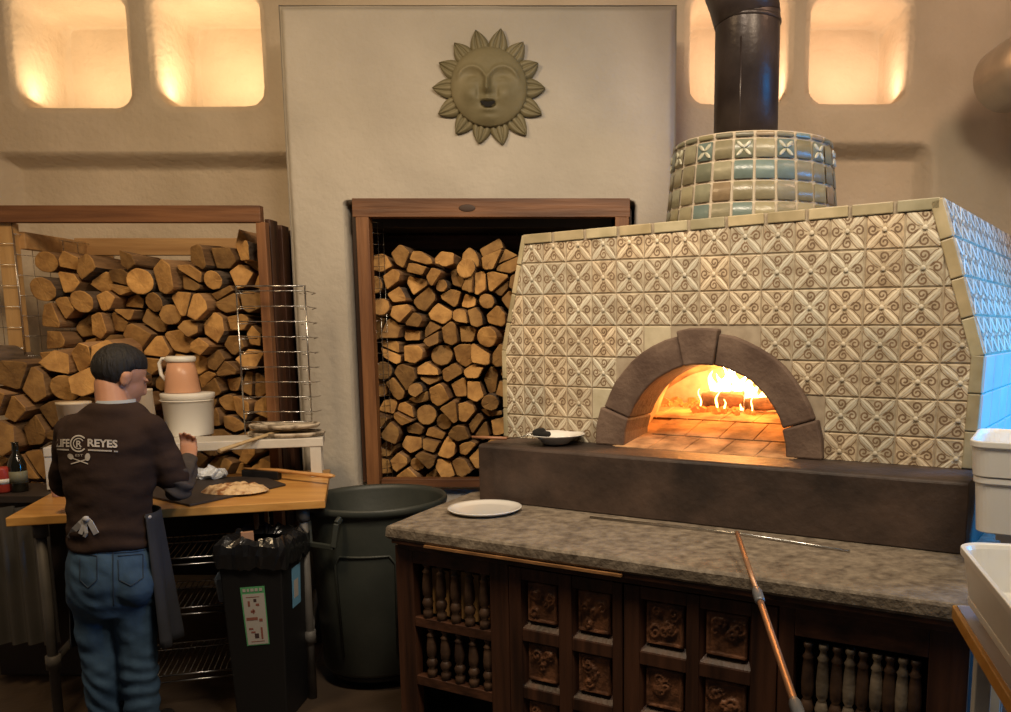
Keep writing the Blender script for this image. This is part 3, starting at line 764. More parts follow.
# ================================================================== sun face
SY = BY-.005; sc_ = P(490, 89, SY); SR = P(546, 89, SY).x-sc_.x
sun = root('sun_face', (sc_.x, SY, sc_.z-SR), 'olive clay sun with smiling face hanging on the wall above the firewood', 'wall ornament')
fr_ = SR*.675
def gs(u, v, cx, cy_, sx_, sy_): return math.exp(-((u-cx)/sx_)**2-((v-cy_)/sy_)**2)
def sunh(u, v):
    r = sqrt(u*u+v*v); h = .075*sqrt(max(0, 1-r*r*.92))
    for s in (-1, 1):
        h -= .024*gs(u, v, s*.42, .20, .20, .14)                     # eye socket
        h += .018*gs(u, v, s*.42, .14, .14, .09)                     # eyeball
        d = abs(sqrt(((u-s*.42)/1.0)**2+((v-.12)/.95)**2)-.36)
        if v > .14: h += .014*math.exp(-(d/.05)**2)*sstep(.14, .26, v)      # brow arch
        h -= .006*math.exp(-((v-.13-.02*cos(u*9))/.025)**2)*math.exp(-((u-s*.42)/.15)**2)
        h += .018*gs(u, v, s*.45, -.25, .2, .2)                      # cheek
        h -= .008*gs(u, v, s*.24, -.2, .05, .2)
    h += .035*gs(u, v, 0, .0, .08, .26)+.018*gs(u, v, 0, -.14, .13, .08)
    h += .016*gs(u, v, 0, -.36, .2, .05)+.016*gs(u, v, 0, -.62, .16, .06)
    m = ((u/.20)**2+((v+.47)/.10)**2)
    if m < 1 and v < -.40+.10*(u/.2)**2: h -= .03*(1-m)**.5
    h += .010*gs(u, v, 0, -.82, .2, .12)
    return h
mb = MB(); vs_ = []; nr_, na_ = 34, 72
for i in range(nr_+1):
    r = i/nr_
    for j in range(na_):
        a_ = 2*pi*j/na_; u, v = r*cos(a_), r*sin(a_); vs_.append(V3((sc_.x+u*fr_, SY-.02-sunh(u, v), sc_.z+v*fr_)))
fs = [(i*na_+j, i*na_+(j+1) % na_, (i+1)*na_+(j+1) % na_, (i+1)*na_+j) for i in range(nr_) for j in range(na_)]
for j in range(na_):
    a_ = 2*pi*j/na_; vs_.append(V3((sc_.x+fr_*cos(a_), SY, sc_.z+fr_*sin(a_))))
fs += [(nr_*na_+j, nr_*na_+(j+1) % na_, (nr_+1)*na_+(j+1) % na_, (nr_+1)*na_+j) for j in range(na_)]
mb.add(vs_, fs, 0, (1, 1, 1), True)
face = put('face', mb, SUNM, sun)
mb = MB(); mb.grid(16, 4, lambda u, v: V3((sc_.x+(u*2-1)*.20*fr_, SY-.097+.010*(u*2-1)**2, sc_.z+fr_*(-.50+.09*(u*2-1)**2+(v-.5)*.13*sqrt(max(0, 1-(u*2-1)**2)))))); put('mouth', mb, BLACK, sun, label='dark open smiling mouth')
for k in range(14):
    an = pi/2+pi/14+k*2*pi/14; mb = MB(); r0, r1 = fr_*.86, SR*(1.0+.03*sin(k*5)); R_ = Matrix.Rotation(an, 3, 'Y')
    du = V3((cos(an), 0, sin(an))); dv = V3((-sin(an), 0, cos(an))); nn = 12; mm = 24; wmax = fr_*.25
    def rf(u, v):
        wv = wmax*(sin(pi*(.12+.88*u)**.75))**.75 if u < 1 else 0
        x = (v*2-1); o = .012*(1-x*x)+.018*abs(cos(x*pi*1.5))**.6-.004
        return V3((sc_.x, SY-.012-max(0, o)*(1-.4*u), sc_.z))+du*(r0+(r1-r0)*u)+dv*x*wv
    mb.grid(nn, mm, rf)
    mb.grid(nn, 1, lambda u, v: V3((sc_.x, SY-.004, sc_.z))+du*(r0+(r1-r0)*u)+dv*(v*2-1)*wmax*((sin(pi*(.12+.88*u)**.75))**.75 if u < 1 else 0))
    put('sun_ray', mb, SUNM, sun)
# ================================================================== firewood
def clip_half(poly, p, n):
    out = []
    for i in range(len(poly)):
        a, b = poly[i], poly[(i+1) % len(poly)]
        da = (a[0]-p[0])*n[0]+(a[1]-p[1])*n[1]; db = (b[0]-p[0])*n[0]+(b[1]-p[1])*n[1]
        if da <= 0: out.append(a)
        if (da < 0) != (db < 0) and abs(da-db) > 1e-9:
            t = da/(da-db); out.append((a[0]+(b[0]-a[0])*t, a[1]+(b[1]-a[1])*t))
    return out
def parea(p): return .5*sum(p[i][0]*p[(i+1) % len(p)][1]-p[(i+1) % len(p)][0]*p[i][1] for i in range(len(p)))
def cells(x0, x1, z0, z1, s, inside, rnd):
    pts = []; r = 0; z = z0-s
    while z < z1+s:
        x = x0-s+(s*.5 if r % 2 else 0)
        while x < x1+s: pts.append((x+rnd.uniform(-.36, .36)*s, z+rnd.uniform(-.36, .36)*s)); x += s
        z += s*.88; r += 1
    res = []
    for i, p in enumerate(pts):
        if not (x0 < p[0] < x1 and z0 < p[1] < z1) or not inside(*p): continue
        poly = [(p[0]-s*1.5, p[1]-s*1.5), (p[0]+s*1.5, p[1]-s*1.5), (p[0]+s*1.5, p[1]+s*1.5), (p[0]-s*1.5, p[1]+s*1.5)]
        for j, q in enumerate(pts):
            if j != i and abs(q[0]-p[0]) < 3*s and abs(q[1]-p[1]) < 3*s: poly = clip_half(poly, ((p[0]+q[0])/2, (p[1]+q[1])/2), (q[0]-p[0], q[1]-p[1]))
        if len(poly) < 3: continue
        ar = abs(parea(poly))
        if ar > 1.15*s*s*.88 and rnd.random() < .55:
            an = rnd.uniform(0, pi); n = (cos(an), sin(an)); res += [clip_half(poly, p, n), clip_half(poly, p, (-n[0], -n[1]))]
        else: res.append(poly)
    return [c for c in res if len(c) > 2 and abs(parea(c)) > .12*s*s]
NLOG = [0]
def make_log(poly, yf, ln, rnd, label, group, round_=False):
    n0 = len(poly); cx = sum(p[0] for p in poly)/n0; cz_ = sum(p[1] for p in poly)/n0
    sh = rnd.uniform(.72, .92); poly = [(cx+(p[0]-cx)*sh, cz_+(p[1]-cz_)*sh) for p in poly]
    # drop very short edges, cut the corners a little, bow one side out like a bark arc
    q = []
    bow = rnd.randrange(len(poly))
    rr_ = sqrt(abs(parea(poly))/pi)
    for i in range(len(poly)):
        a, b = poly[i], poly[(i+1) % len(poly)]
        l = sqrt((a[0]-b[0])**2+(a[1]-b[1])**2)
        if l < .012: continue
        if round_ or i == bow:
            k = 4
            for t in range(k):
                u = (t+.1)/k; x = a[0]+(b[0]-a[0])*u; z = a[1]+(b[1]-a[1])*u
                q.append((x, z, 1))
        else:
            c = min(.22, .006/l)
            q.append((a[0]+(b[0]-a[0])*c, a[1]+(b[1]-a[1])*c, 0)); q.append((a[0]+(b[0]-a[0])*(1-c), a[1]+(b[1]-a[1])*(1-c), 0))
    if len(q) < 4: return
    if round_: q = [(cx+(x-cx)*rr_/max(.01, sqrt((x-cx)**2+(z-cz_)**2)), cz_+(z-cz_)*rr_/max(.01, sqrt((x-cx)**2+(z-cz_)**2)), 1) for x, z, _ in q]
    n = len(q); mb = MB(); vs_ = []; sd = rnd.random()*50
    tilt = (rnd.uniform(-.05, .05), rnd.uniform(-.05, .05)); sl = (rnd.uniform(-.35, .35), rnd.uniform(-.35, .35))
    rings = [0, .008, .33, .66, 1]
    for k, u in enumerate(rings):
        ins = .93 if k == 0 else 1
        for x, z, _ in q:
            jx = .0035*ns((x*40, z*40, sd+u*3)); jz = .0035*ns((x*40+9, z*40, sd+u*3))
            y = yf+ln*u+(1-u)*((x-cx)*sl[0]+(z-cz_)*sl[1])+(.004*ns((x*60, z*60, sd)) if k < 2 else 0)
            vs_.append(V3((cx+(x-cx)*ins+jx+tilt[0]*u*ln, y, cz_+(z-cz_)*ins+jz+tilt[1]*u*ln)))
    vs_.append(V3((cx, yf+.004*rnd.uniform(-1, 1), cz_))); c0 = len(vs_)-1
    fs = [(c0, (i+1) % n, i) for i in range(n)]; mm = [0]*n
    barkside = rnd.random() < .6
    for k in range(4):
        for i in range(n):
            fs.append((k*n+i, k*n+(i+1) % n, (k+1)*n+(i+1) % n, (k+1)*n+i))
            mm.append(0 if k == 0 else (2 if (q[i][2] and barkside) else 1))
    fs.append([4*n+i for i in range(n)]); mm.append(1)
    mb.add(vs_, fs); mb.m = mm
    NLOG[0] += 1
    return put('firewood_log', mb, [LOGEND, LOGSIDE, BARK], label=label, cat='firewood log', group=group)
rnd = random.Random(11)
RY = 4.60                                     # front of the left rack
def inx(Y): return lambda px, py: P(px, py, Y)
a_ = P(27, 300, RY).x; b_ = P(256, 300, RY).x; zb = P(150, 482, RY).z; zt = P(150, 240, RY).z
def top_left(x): return zt-.05-.05*abs(ns((x*3, 0, 4)))+.06*sstep(-2.3, -2.1, x)
YL = RY+.10
for c in cells(a_, b_, zb-.02, zt, .128, lambda x, z: z < top_left(x), rnd):
    make_log(c, YL+rnd.uniform(-.07, .06), .36, rnd, 'split firewood log stacked in the tall left timber rack, cut end facing out', 'firewood in the left timber rack', rnd.random() < .08)
zf = P(60, 345, 4.42)
def top_front(x):
    px = PPX+x/4.42*FPX*1.0
    return P(60, 350, 4.42).z if x < P(115, 350, 4.42).x else P(60, 350, 4.42).z-(x-P(115, 350, 4.42).x)*1.3
for c in cells(P(-22, 400, 4.42).x, P(140, 400, 4.42).x, P(60, 505, 4.42).z, P(60, 343, 4.42).z+.05, .155, lambda x, z: z < top_front(x)-.04, rnd):
    make_log(c, 4.40+rnd.uniform(-.05, .03), .26, rnd, 'chunky split log in the low pile in front of the left rack', 'larger firewood in the low front pile', rnd.random() < .12)
CY = BY+.10
ctop = P(430, 244, CY).z
def top_c(x): return ctop-.10*sstep(0, .25, x-P(450, 250, CY).x)*0-.06*abs(ns((x*4, 3, 4)))-.05*(1-sstep(-1.3, -1.2, x))
for c in cells(P(377, 400, CY).x, P(562, 400, CY).x, hz0+.04, ctop+.06, .118, lambda x, z: z < top_c(x)-.02, rnd):
    make_log(c, CY+rnd.uniform(-.06, .06), .36, rnd, 'split firewood log stacked in the framed wall recess, cut end facing out', 'firewood in the wall recess', rnd.random() < .1)
def single_log(px, py, Y, r, ln, label, pts=None, rot=0, round_=True):
    c = P(px, py, Y)
    q = [(c.x+r*cos(2*pi*i/7+rot)*random.uniform(.85, 1.1), c.z+r*sin(2*pi*i/7+rot)*random.uniform(.8, 1.05)) for i in range(7)] if not pts else [(P(x, y, Y).x, P(x, y, Y).z) for x, y in pts]
    return make_log(q, Y, ln, rnd, label, None, round_)
single_log(243, 250, RY+.04, .05, .2, 'pale split piece standing upright at the right end of the left stack top', [(237, 262), (250, 262), (250, 240), (246, 238), (240, 246)], round_=False)
single_log(466, 268, CY-.03, .072, .3, 'round-ended log lying on top of the stack in the wall recess')
# ------------------------------------------------------------------ left rack frame
rk = root('firewood_rack', (P(120, 300, RY).x, RY+.3, 0), 'tall timber firewood rack with wire mesh side against the left wall', 'rack')
pA = P(-60, 214, RY); pB = P(262, 214, RY); bt = (P(100, 205, RY).z-P(100, 222, RY).z)
mb = MB(); mb.bar((pA.x, RY, pB.z-.002), (pB.x, RY, pB.z-.002), .05, bt); put('top_beam', mb, TIMB, rk, bevel=.004, label='reddish top beam with dark knots')
xr = P(262, 260, RY).x
mb = MB(); mb.bar((xr+.010, RY+.005, 0), (xr+.010, RY+.005, pB.z-bt/2), .050, .05, up=V3((0, 1, 0))); put('front_post', mb, TIMBZ, rk, bevel=.004)
xl = P(10, 290, RY).x
mb = MB(); mb.bar((xl, RY+.03, 0), (xl, RY+.03, pB.z-bt/2), .085, .05, up=V3((0, 1, 0))); put('front_post', mb, RAWT, rk, bevel=.004, label='pale pine left post')
mb = MB(); mb.bar((xl+.05, RY+.05, pB.z-.13), (xl+.05, WY+.1, pB.z-.13), .045, .09); put('side_rail', mb, RAWX, rk, bevel=.004)
mb = MB(); zz_ = P(100, 247, 5.2).z; mb.bar((xl, 5.2, zz_), (xr, 5.2, zz_), .04, .10); put('back_rail', mb, RAWX, rk, bevel=.004)
for i in range(4):
    mb = MB(); yy = RY+.10+i*.155; zt_ = pB.z-.02-i*.012
    mb.bar((xr+.02, yy, 0), (xr+.02, yy, zt_), .10, .03, up=V3((1, 0, 0))); put('side_board', mb, DARKW, rk, bevel=.003)
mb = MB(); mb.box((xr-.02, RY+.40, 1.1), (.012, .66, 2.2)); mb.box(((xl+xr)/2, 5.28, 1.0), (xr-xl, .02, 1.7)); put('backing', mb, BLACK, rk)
# wire mesh panel beside the left post
mb = MB()
def meshpanel(mb, x0, x1, y, z0, z1, nx, nz, r=.0016, y1=None):
    y1 = y if y1 is None else y1
    for i in range(nx+1): u = i/nx; mb.tube([(x0+(x1-x0)*u, y+(y1-y)*u, z0), (x0+(x1-x0)*u, y+(y1-y)*u, z1)], r, 5)
    for j in range(nz+1): z = z0+(z1-z0)*j/nz; mb.tube([(x0, y, z), (x1, y1, z)], r, 5)
meshpanel(mb, xl-.25, xl+.05, RY-.01, 1.5, pB.z-bt/2, 3, 7); meshpanel(mb, xl+.05, xl+.09, RY, 1.35, pB.z-.1, 5, 8, y1=5.2)
put('wire_mesh', mb, STEEL, rk)
# ------------------------------------------------------------------ frame of the wall recess
fk = root('firewood_bin_frame', (P(490, 300, BY).x, BY, hz0), 'stained timber frame around the firewood recess in the chimney breast', 'frame')
fy = BY-.015
def fbar(nm, x0, y0, x1, y1, wd, horiz, m, Y=fy, dp=.07, label=None):
    a, b = P(x0, y0, Y), P(x1, y1, Y); mb = MB()
    if horiz: b.z = a.z = (a.z+b.z)/2; mb.bar(a, b, dp, wd)
    else: b.x = a.x = (a.x+b.x)/2; mb.bar(a, b, wd, dp, up=V3((0, 1, 0)))
    return put(nm, mb, m, fk, bevel=.003, label=label)
fbar('top_beam', 354, 208.5, 630, 208.5, .098, True, TIMB, label='top beam with a dark oval knot')
fbar('post', 362, 217.8, 377, 488, .070, False, TIMBZ); fbar('post', 622, 217.8, 622, 486, .075, False, TIMBZ)
fbar('bottom_rail', 383, 482, 612, 482, .048, True, TIMB)
fbar('inner_rail', 372, 243, 600, 243, .085, True, DARKWX, Y=BY+.5); fbar('inner_shelf', 370, 226, 612, 226, .05, True, mat('dull_metal', (.045, .04, .04), .5, metal=.4), Y=BY+.25, dp=.3)
mb = MB(); meshpanel(mb, P(368, 300, fy).x, P(381, 300, fy).x, fy+.03, hz0+.05, hz1-.1, 3, 24, y1=fy+.1); put('wire_mesh', mb, STEEL, fk)
mb = MB(); kp = P(467, 208, fy-.038); mb.ell((kp.x, fy-.0355, kp.z), (.045, .003, .02)); put('knot', mb, mat('dark_knot', (.04, .018, .01), .6), fk, label='dark oval knot')
# inside of the recess reads as dark planks
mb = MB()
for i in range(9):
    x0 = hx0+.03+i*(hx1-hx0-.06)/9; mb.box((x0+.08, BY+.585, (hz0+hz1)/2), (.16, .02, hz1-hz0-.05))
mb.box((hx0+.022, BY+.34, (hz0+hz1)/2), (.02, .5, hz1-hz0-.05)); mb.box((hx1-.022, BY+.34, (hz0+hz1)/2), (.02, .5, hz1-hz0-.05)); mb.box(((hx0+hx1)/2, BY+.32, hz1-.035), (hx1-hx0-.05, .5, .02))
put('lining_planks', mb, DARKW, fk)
ch = P(602, 226, BY-.2)
# ================================================================== work table and what stands on it
TZ = .95
A = G(5, 518, TZ); B = G(325, 500, TZ); A.z = B.z = TZ
tu = (B-A).normalized(); tv = V3((-tu.y, tu.x, 0)); TA = atan2(tu.y, tu.x); RT_ = Rz(TA); TW = (B-A).length
def T(a, b, z=TZ): return A+tu*a+tv*b+UP*(z-TZ)
tb_ = root('work_table', T(TW/2, .45, 0), 'butcher-block work table on pipe legs at which the cook stands', 'table')
mb = MB(); mb.ext([T(0, 0, TZ-.038), T(TW, 0, TZ-.038), T(TW, .88, TZ-.038), T(0, .88, TZ-.038)], UP*.038); put('tabletop', mb, BUTCH, tb_, bevel=.004)
for a_, b_ in ((.10, .06), (TW-.10, .06), (.10, .80), (TW-.10, .80)):
    mb = MB(); p = T(a_, b_, 0); mb.tube([(p.x, p.y, 0), (p.x, p.y, TZ-.04)], .020, 14)
    for z in (.30, TZ-.07): mb.tube([(p.x, p.y, z-.03), (p.x, p.y, z+.03)], .029, 14)
    put('leg', mb, PIPE, tb_)
mb = MB(); p, q = T(.10, .06, .30), T(.10, .80, .30); mb.tube([p, q], .016, 10); p, q = T(TW-.10, .06, .30), T(TW-.10, .80, .30); mb.tube([p, q], .016, 10); put('stretcher', mb, PIPE, tb_)
# overshelf
SL = G(46, 491, TZ); _, sb_ = 0, (SL-A).dot(tv); sa_ = (SL-A).dot(tu); SRg = G(321, 477, TZ); se = (SRg-A).dot(tu)
ZS = .5*(P(37, 452, SL.y).z+P(325, 434, SRg.y).z)-.0
print('shelf z', ZS, 'b', sb_, (SRg-A).dot(tv), sa_, se)
sb_ = .5*(sb_+(SRg-A).dot(tv))
sh_ = root('overshelf', T((sa_+se)/2, sb_+.14, TZ), 'white painted low shelf standing along the back of the work table', 'shelf')
mb = MB(); mb.ext([T(sa_, sb_, ZS-.045), T(se+.02, sb_, ZS-.045), T(se+.02, sb_+.25, ZS-.045), T(sa_, sb_+.25, ZS-.045)], UP*.045); put('shelf_top', mb, WHPAINT, sh_, bevel=.004)
for a_ in (sa_+.035, se-.02):
    for b_ in (sb_+.025, sb_+.22):
        mb = MB(); mb.box(T(a_, b_, (TZ+ZS-.045)/2+.001), (.07 if a_ < 1 else .055, .04, ZS-.045-TZ-.002), RT_); put('leg', mb, WHPAINT, sh_, bevel=.003)
def onshelf(px, py, z=None): return G(px, py, ZS if z is None else z)
# bucket and pitcher
bp_ = G(188, 437, ZS); Yb = bp_.y+.10; bx = P(188, 400, Yb).x; bh = P(188, 393, Yb).z-ZS; br = 24.5*Yb/FPX
mb = MB(); R0 = br*.86; mb.lathe([(0, .0), (R0, 0), (R0+.002, .004), (br*.97, bh-.03), (br*1.0, bh-.028), (br*1.02, bh-.004), (br*1.0, bh), (br*.5, bh+.002), (0, bh+.002)], (bx, Yb, ZS+.001), 40)
mb.tube([(bx+br*1.03*cos(a), Yb+br*1.03*sin(a), ZS+bh-.035-.0*abs(sin(a))) for a in [pi+i*pi/12 for i in range(13)]], .003, 6)
put('bucket', mb, WHITEP, label='round white plastic bucket with closed lid on the overshelf', cat='bucket')
pz0 = ZS+bh+.004; ph = P(184, 356, Yb).z-pz0; px_ = P(182, 380, Yb).x
pt = root('pitcher', (px_, Yb, pz0), 'peach plastic pitcher with white lid and handle standing on the white bucket', 'pitcher')
k = Yb/FPX
mb = MB(); mb.lathe([(0, 0), (16*k, 0), (16.5*k, .006), (14.5*k, ph*.5), (12*k, ph*.86), (0, ph*.86)], (px_, Yb, pz0), 32); put('jug_body', mb, PINKP, pt)
mb = MB(); mb.lathe([(0, ph*.84), (13*k, ph*.84), (14*k, ph*.88), (14*k, ph*.97), (12*k, ph), (0, ph)], (px_, Yb, pz0), 32); put('lid', mb, WHITEP, pt)
mb = MB(); mb.tube([(px_-11*k, Yb-.01, pz0+ph*.93), (px_-17*k, Yb-.012, pz0+ph*.93), (px_-20*k, Yb-.014, pz0+ph*.8), (px_-19*k, Yb-.014, pz0+ph*.5), (px_-14*k, Yb-.012, pz0+ph*.3)], .013, 10, sx=.7); put('handle', mb, WHITEP, pt, label='white curved handle')
Yc = SL.y+.14
def tub_round(px, pytop, pybot, hw, name, m, lab, cat, taper=.85, Y=None):
    Y = Y or Yc; k = Y/FPX; c = P(px, pybot, Y); h = P(px, pytop, Y).z-ZS; mb = MB()
    mb.lathe([(0, 0), (hw*k*taper, 0), (hw*k, h-.012), (hw*k*1.05, h-.01), (hw*k*1.05, h), (0, h+.001)], (c.x, Y, ZS+.001), 28); return put(name, mb, m, label=lab, cat=cat)
tub_round(77, 402, 440, 15, 'food_tub', CREAMP, 'cream plastic tub on the overshelf behind the cook\'s left shoulder', 'tub')
tub_round(146, 389, 440, 9, 'funnel_cup', CREAMP, 'cream cone-shaped cup on the overshelf right of the cook\'s face', 'cup', 1.35, Yc+.1)
# pans with flour, wooden peel
pc = T(se-.13, sb_+.12, ZS); 
def pan(px, py, rpx, z, lab, tilt):
    Y = pc.y; c = P(px, py, Y); k = Y/FPX; mb = MB(); r = rpx*k; R_ = Matrix.Rotation(tilt, 3, 'Y')
    mb.lathe([(0, 0), (r*.93, 0), (r, .010), (r*1.01, .018), (r*.985, .022), (r*.93, .013), (r*.5, .012+.004), (0, .013)], (c.x, Y, z), 40, R=R_, sy=.62)
    o = put('pizza_pan', mb, FLOUR, label=lab, cat='pan', group='floury pans on the overshelf'); return o
zp1 = ZS+.004; pan(286, 420, 38, zp1, 'lower of the two floury round pans under the wire stand', 0)
pan(284, 412, 35, zp1+.040, 'upper of the two floury round pans under the wire stand', radians(-1))
wp = root('wooden_peel', P(260, 420, pc.y-.05), 'pale wooden peel with its handle jutting over the white overshelf edge', 'peel')
h0 = P(280, 417, pc.y-.04); h0.z = zp1+.031; h1 = P(219, 451, SL.y-.10+.2)
mb = MB(); mb.tube([h0, h0.lerp(h1, .5), h1], [.012, .012, .015], 10, sx=.7); put('handle', mb, PALEW, wp)
mb = MB(); d_ = (h0-h1).normalized(); d_.z = 0; d_.normalize(); sd_ = V3((-d_.y, d_.x, 0))
blade = [h0+sd_*.02, h0+d_*.05+sd_*.05, h0+d_*.14+sd_*.05, h0+d_*.14-sd_*.05, h0+d_*.05-sd_*.05, h0-sd_*.02]
mb.ext([V3((p.x, p.y, zp1+.026)) for p in blade], UP*.009); put('blade', mb, PALEW, wp)
# wire pan stand
ws = root('wire_pan_stand', P(275, 415, pc.y), 'tall chrome wire pan stand with many levels in front of the white pier', 'pan stand')
Yw = pc.y+.05
zt_ = P(275, 286, Yw).z; zb_ = zp1+.075; xl_ = P(240, 350, Yw).x; xr_ = P(308, 350, Yw).x
for x, yo, zlo in ((xl_, -.0, ZS+.002), (xr_, 0, ZS+.07)):
    mb = MB(); mb.tube([(x, Yw+yo, zlo), (x, Yw+yo, zt_)], .0042, 8); put('upright', mb, STEEL, ws)
mb = MB(); mb.tube([(xl_, Yw, zt_), (xr_+.005, Yw, zt_)], .0042, 8); mb.tube([(xl_, Yw, zb_-.01), (xr_, Yw, zb_-.01)], .003, 8); put('top_bar', mb, STEEL, ws)
for i in range(9):
    z = zt_-.025-i*(zt_-zb_-.03)/8.5; mb = MB()
    pts = [(xl_-.002, Yw-.005, z), (xr_+.006, Yw-.005, z), (xr_+.01, Yw+.03, z-.004), (xr_+.012, Yw+.10, z-.004), (xr_+.002, Yw+.15, z-.006), (xr_-.02, Yw+.15, z-.012)]
    mb.tube(pts, .0026, 6); mb.tube([(xl_+.004, Yw, z-.012), (xl_+.05, Yw+.10, z-.010), (xl_+.02, Yw+.15, z-.012)], .0026, 6)
    mb.tube([(xr_-.03, Yw, z-.014), (xr_, Yw, z-.014), (xr_, Yw+.02, z-.014)], .0024, 6)
    put('wire_level', mb, STEEL, ws)
# foil, board, flatbread, brush, tubs
c = G(209, 481, TZ); mb = MB(); mb.ell((c.x, c.y+.02, TZ+.036), (.078, .055, .034), n=30, k=18)
for i, v in enumerate(mb.v): v += V3((ns(v*38), ns(v*38+V3((5, 0, 0))), ns(v*34+V3((0, 9, 0)))))*.022; v.z = max(v.z, TZ+.001)
for f in range(len(mb.sm)): mb.sm[f] = False
put('foil_packet', mb, FOIL, label='crumpled aluminium foil packet on the work table beside the cook\'s right arm', cat='foil packet')
mb = MB(); bq = [G(140, 496, TZ), G(190, 507, TZ), G(286, 486, TZ), G(262, 478, TZ), G(160, 480, TZ)]
mb.ext([V3((p.x, p.y, TZ+.001)) for p in bq], UP*.010); put('serving_board', mb, BOARD, label='dark serving board under the flatbread on the work table', cat='board', bevel=.002)
c = G(236, 489, TZ+.02)
def breadf(u, v):
    r = v; an = 2*pi*u; rr = .135*(1+.12*ns((cos(an)*1.5, sin(an)*1.5, 1)))
    p = V3((c.x+r*rr*cos(an)*1.12, c.y+r*rr*.80*sin(an), TZ+.013+.030*(1-r**4)+.012*ns((cos(an)*r*6, sin(an)*r*6, 5)))); 
    if r > .99: p.z = TZ+.0125
    return p
mb = MB(); mb.grid(40, 12, breadf); put('flatbread', mb, CRUST, label='browned flatbread torn into pieces on the dark serving board', cat='bread')
mb = MB(); c0, c1 = G(243, 477, TZ+.02), G(281, 477, TZ+.02)
br_ = root('bench_brush', c0.lerp(c1, .5)-UP*.02, 'bench brush with dark bristles and wooden handle at the table\'s right end', 'brush')
c0 = G(244, 478, TZ); c1 = G(280, 480, TZ); c0.z = c1.z = TZ+.023; mb.bar(c0, c1, .035, .044); put('bristles', mb, BLKP, br_, bevel=.004)
c2 = G(334, 477, TZ+.045); c2.z = TZ+.05; mb = MB(); mb.tube([c0+UP*.028, c1+UP*.026, c1.lerp(c2, .4)+UP*.014, c2.lerp(c1, .08), c2], [.008, .014, .012, .017, .009], 12, sx=.7); put('handle', mb, WOODH, br_)
def tub_box(name, c, w_, d_, h, R_, m, lab, rim=.02, ins=.86, cat='tub', grp=None, t=.004):
    mb = MB(); pr = [(ins, 0), (.97, h-.02), (1, h-.02), (1, h), (.95, h), (.93, h-.012), (ins-.05, .006)]; nC = 6; ring = []
    def rr(k, z):
        out = []; r = .14*min(w_, d_)
        for cx_, cy_, a0 in ((1, 1, 0), (-1, 1, pi/2), (-1, -1, pi), (1, -1, 3*pi/2)):
            for i in range(nC+1):
                a = a0+pi/2*i/nC; out.append(V3(c)+R_ @ V3(((cx_*(w_/2-r)+r*cos(a))*k, (cy_*(d_/2-r)+r*sin(a))*k, z)))
        return out
    vs_ = []
    for k_, z in pr: vs_ += rr(k_, z)
    n = 4*(nC+1); fs = [(j*n+i, j*n+(i+1) % n, (j+1)*n+(i+1) % n, (j+1)*n+i) for j in range(len(pr)-1) for i in range(n)]+[list(range(n))[::-1], [(len(pr)-1)*n+i for i in range(n)]]
    mb.add(vs_, fs, 0, (1, 1, 1), False)
    return put(name, mb, m, label=lab, cat=cat, group=grp, bevel=.003)
c = G(62, 497, TZ); tub_box('plastic_tub', (c.x, c.y+.05, TZ+.001), .13, .11, .07, RT_, mat('pink_clear_plastic', (.50, .30, .26), .3), 'small rosy plastic tub on the table beside the cook\'s left hip')
# dark side table with can and bottle, corrugated steel below
mb = MB(); s0 = G(-30, 497, .955); mb.box((s0.x+.13, 4.03, .93), (.52, .34, .03)); mb.box((s0.x+.13, 4.10, .46), (.5, .16, .9)); put('side_shelf', mb, BOARD, label='dark side shelf left of the work table holding can and bottle', cat='shelf')
c = P(4, 495, 3.95); mb = MB(); hk = P(4, 467, 3.95).z-.946; mb.lathe([(0, 0), (.028, 0), (.033, .008), (.034, hk-.01), (.030, hk), (0, hk-.003)], (c.x, 3.95, .946), 28); mb.lathe([(.0345, hk*.35), (.0345, hk*.55)], (c.x, 3.95, .946), 28, 1)
put('soda_can', mb, [RED, WHITEP], label='red can with pale band standing at the far left', cat='can')
c = P(20, 495, 3.98); hk = P(20, 442, 3.98).z-.946; mb = MB(); mb.lathe([(0, 0), (.036, 0), (.038, .006), (.038, hk*.55), (.028, hk*.68), (.015, hk*.78), (.014, hk*.97), (.017, hk), (0, hk)], (c.x, 3.98, .946), 28)
mb.lathe([(.0385, hk*.18), (.0385, hk*.42)], (c.x, 3.98, .946), 28, 1)
put('bottle', mb, [BOTTLEG, mat('olive_label', (.20, .20, .13), .6)], label='dark glass bottle with pale label beside the red can', cat='bottle')
mb = MB(); x0 = P(-25, 600, 3.86).x; x1 = P(62, 600, 3.86).x
mb.grid(90, 4, lambda u, v: V3((x0+(x1-x0)*u, 3.84+.022*cos(u*34), .24+.66*v))); put('corrugated_panel', mb, CORR, label='upright corrugated metal panel under the left end of the table', cat='panel')
# ------------------------------------------------------------------ wire shelving under the table
su = root('wire_shelving', T(.75, .35, 0), 'low chrome wire shelving unit under the work table behind the cook', 'shelving unit')
ca, cb = .235, .93
for a_ in (ca, cb):
    for b_ in (.12, .55):
        p = T(a_, b_, 0); mb = MB(); mb.tube([(p.x, p.y, .0), (p.x, p.y, .88)], .011, 10); put('post', mb, STEEL, su)
for z in (.16, .47, .70):
    mb = MB()
    for b_ in (.12, .55): mb.tube([T(ca, b_, z), T(cb, b_, z)], .004, 6); mb.tube([T(ca, b_, z-.03), T(cb, b_, z-.03)], .004, 6)
    for a_ in (ca, cb): mb.tube([T(a_, .12, z), T(a_, .55, z)], .004, 6)
    for i in range(27): a_ = ca+(cb-ca)*(i+.5)/27; mb.tube([T(a_, .12, z+.004), T(a_, .55, z+.004)], .002, 5)
    put('wire_shelf', mb, STEEL, su)
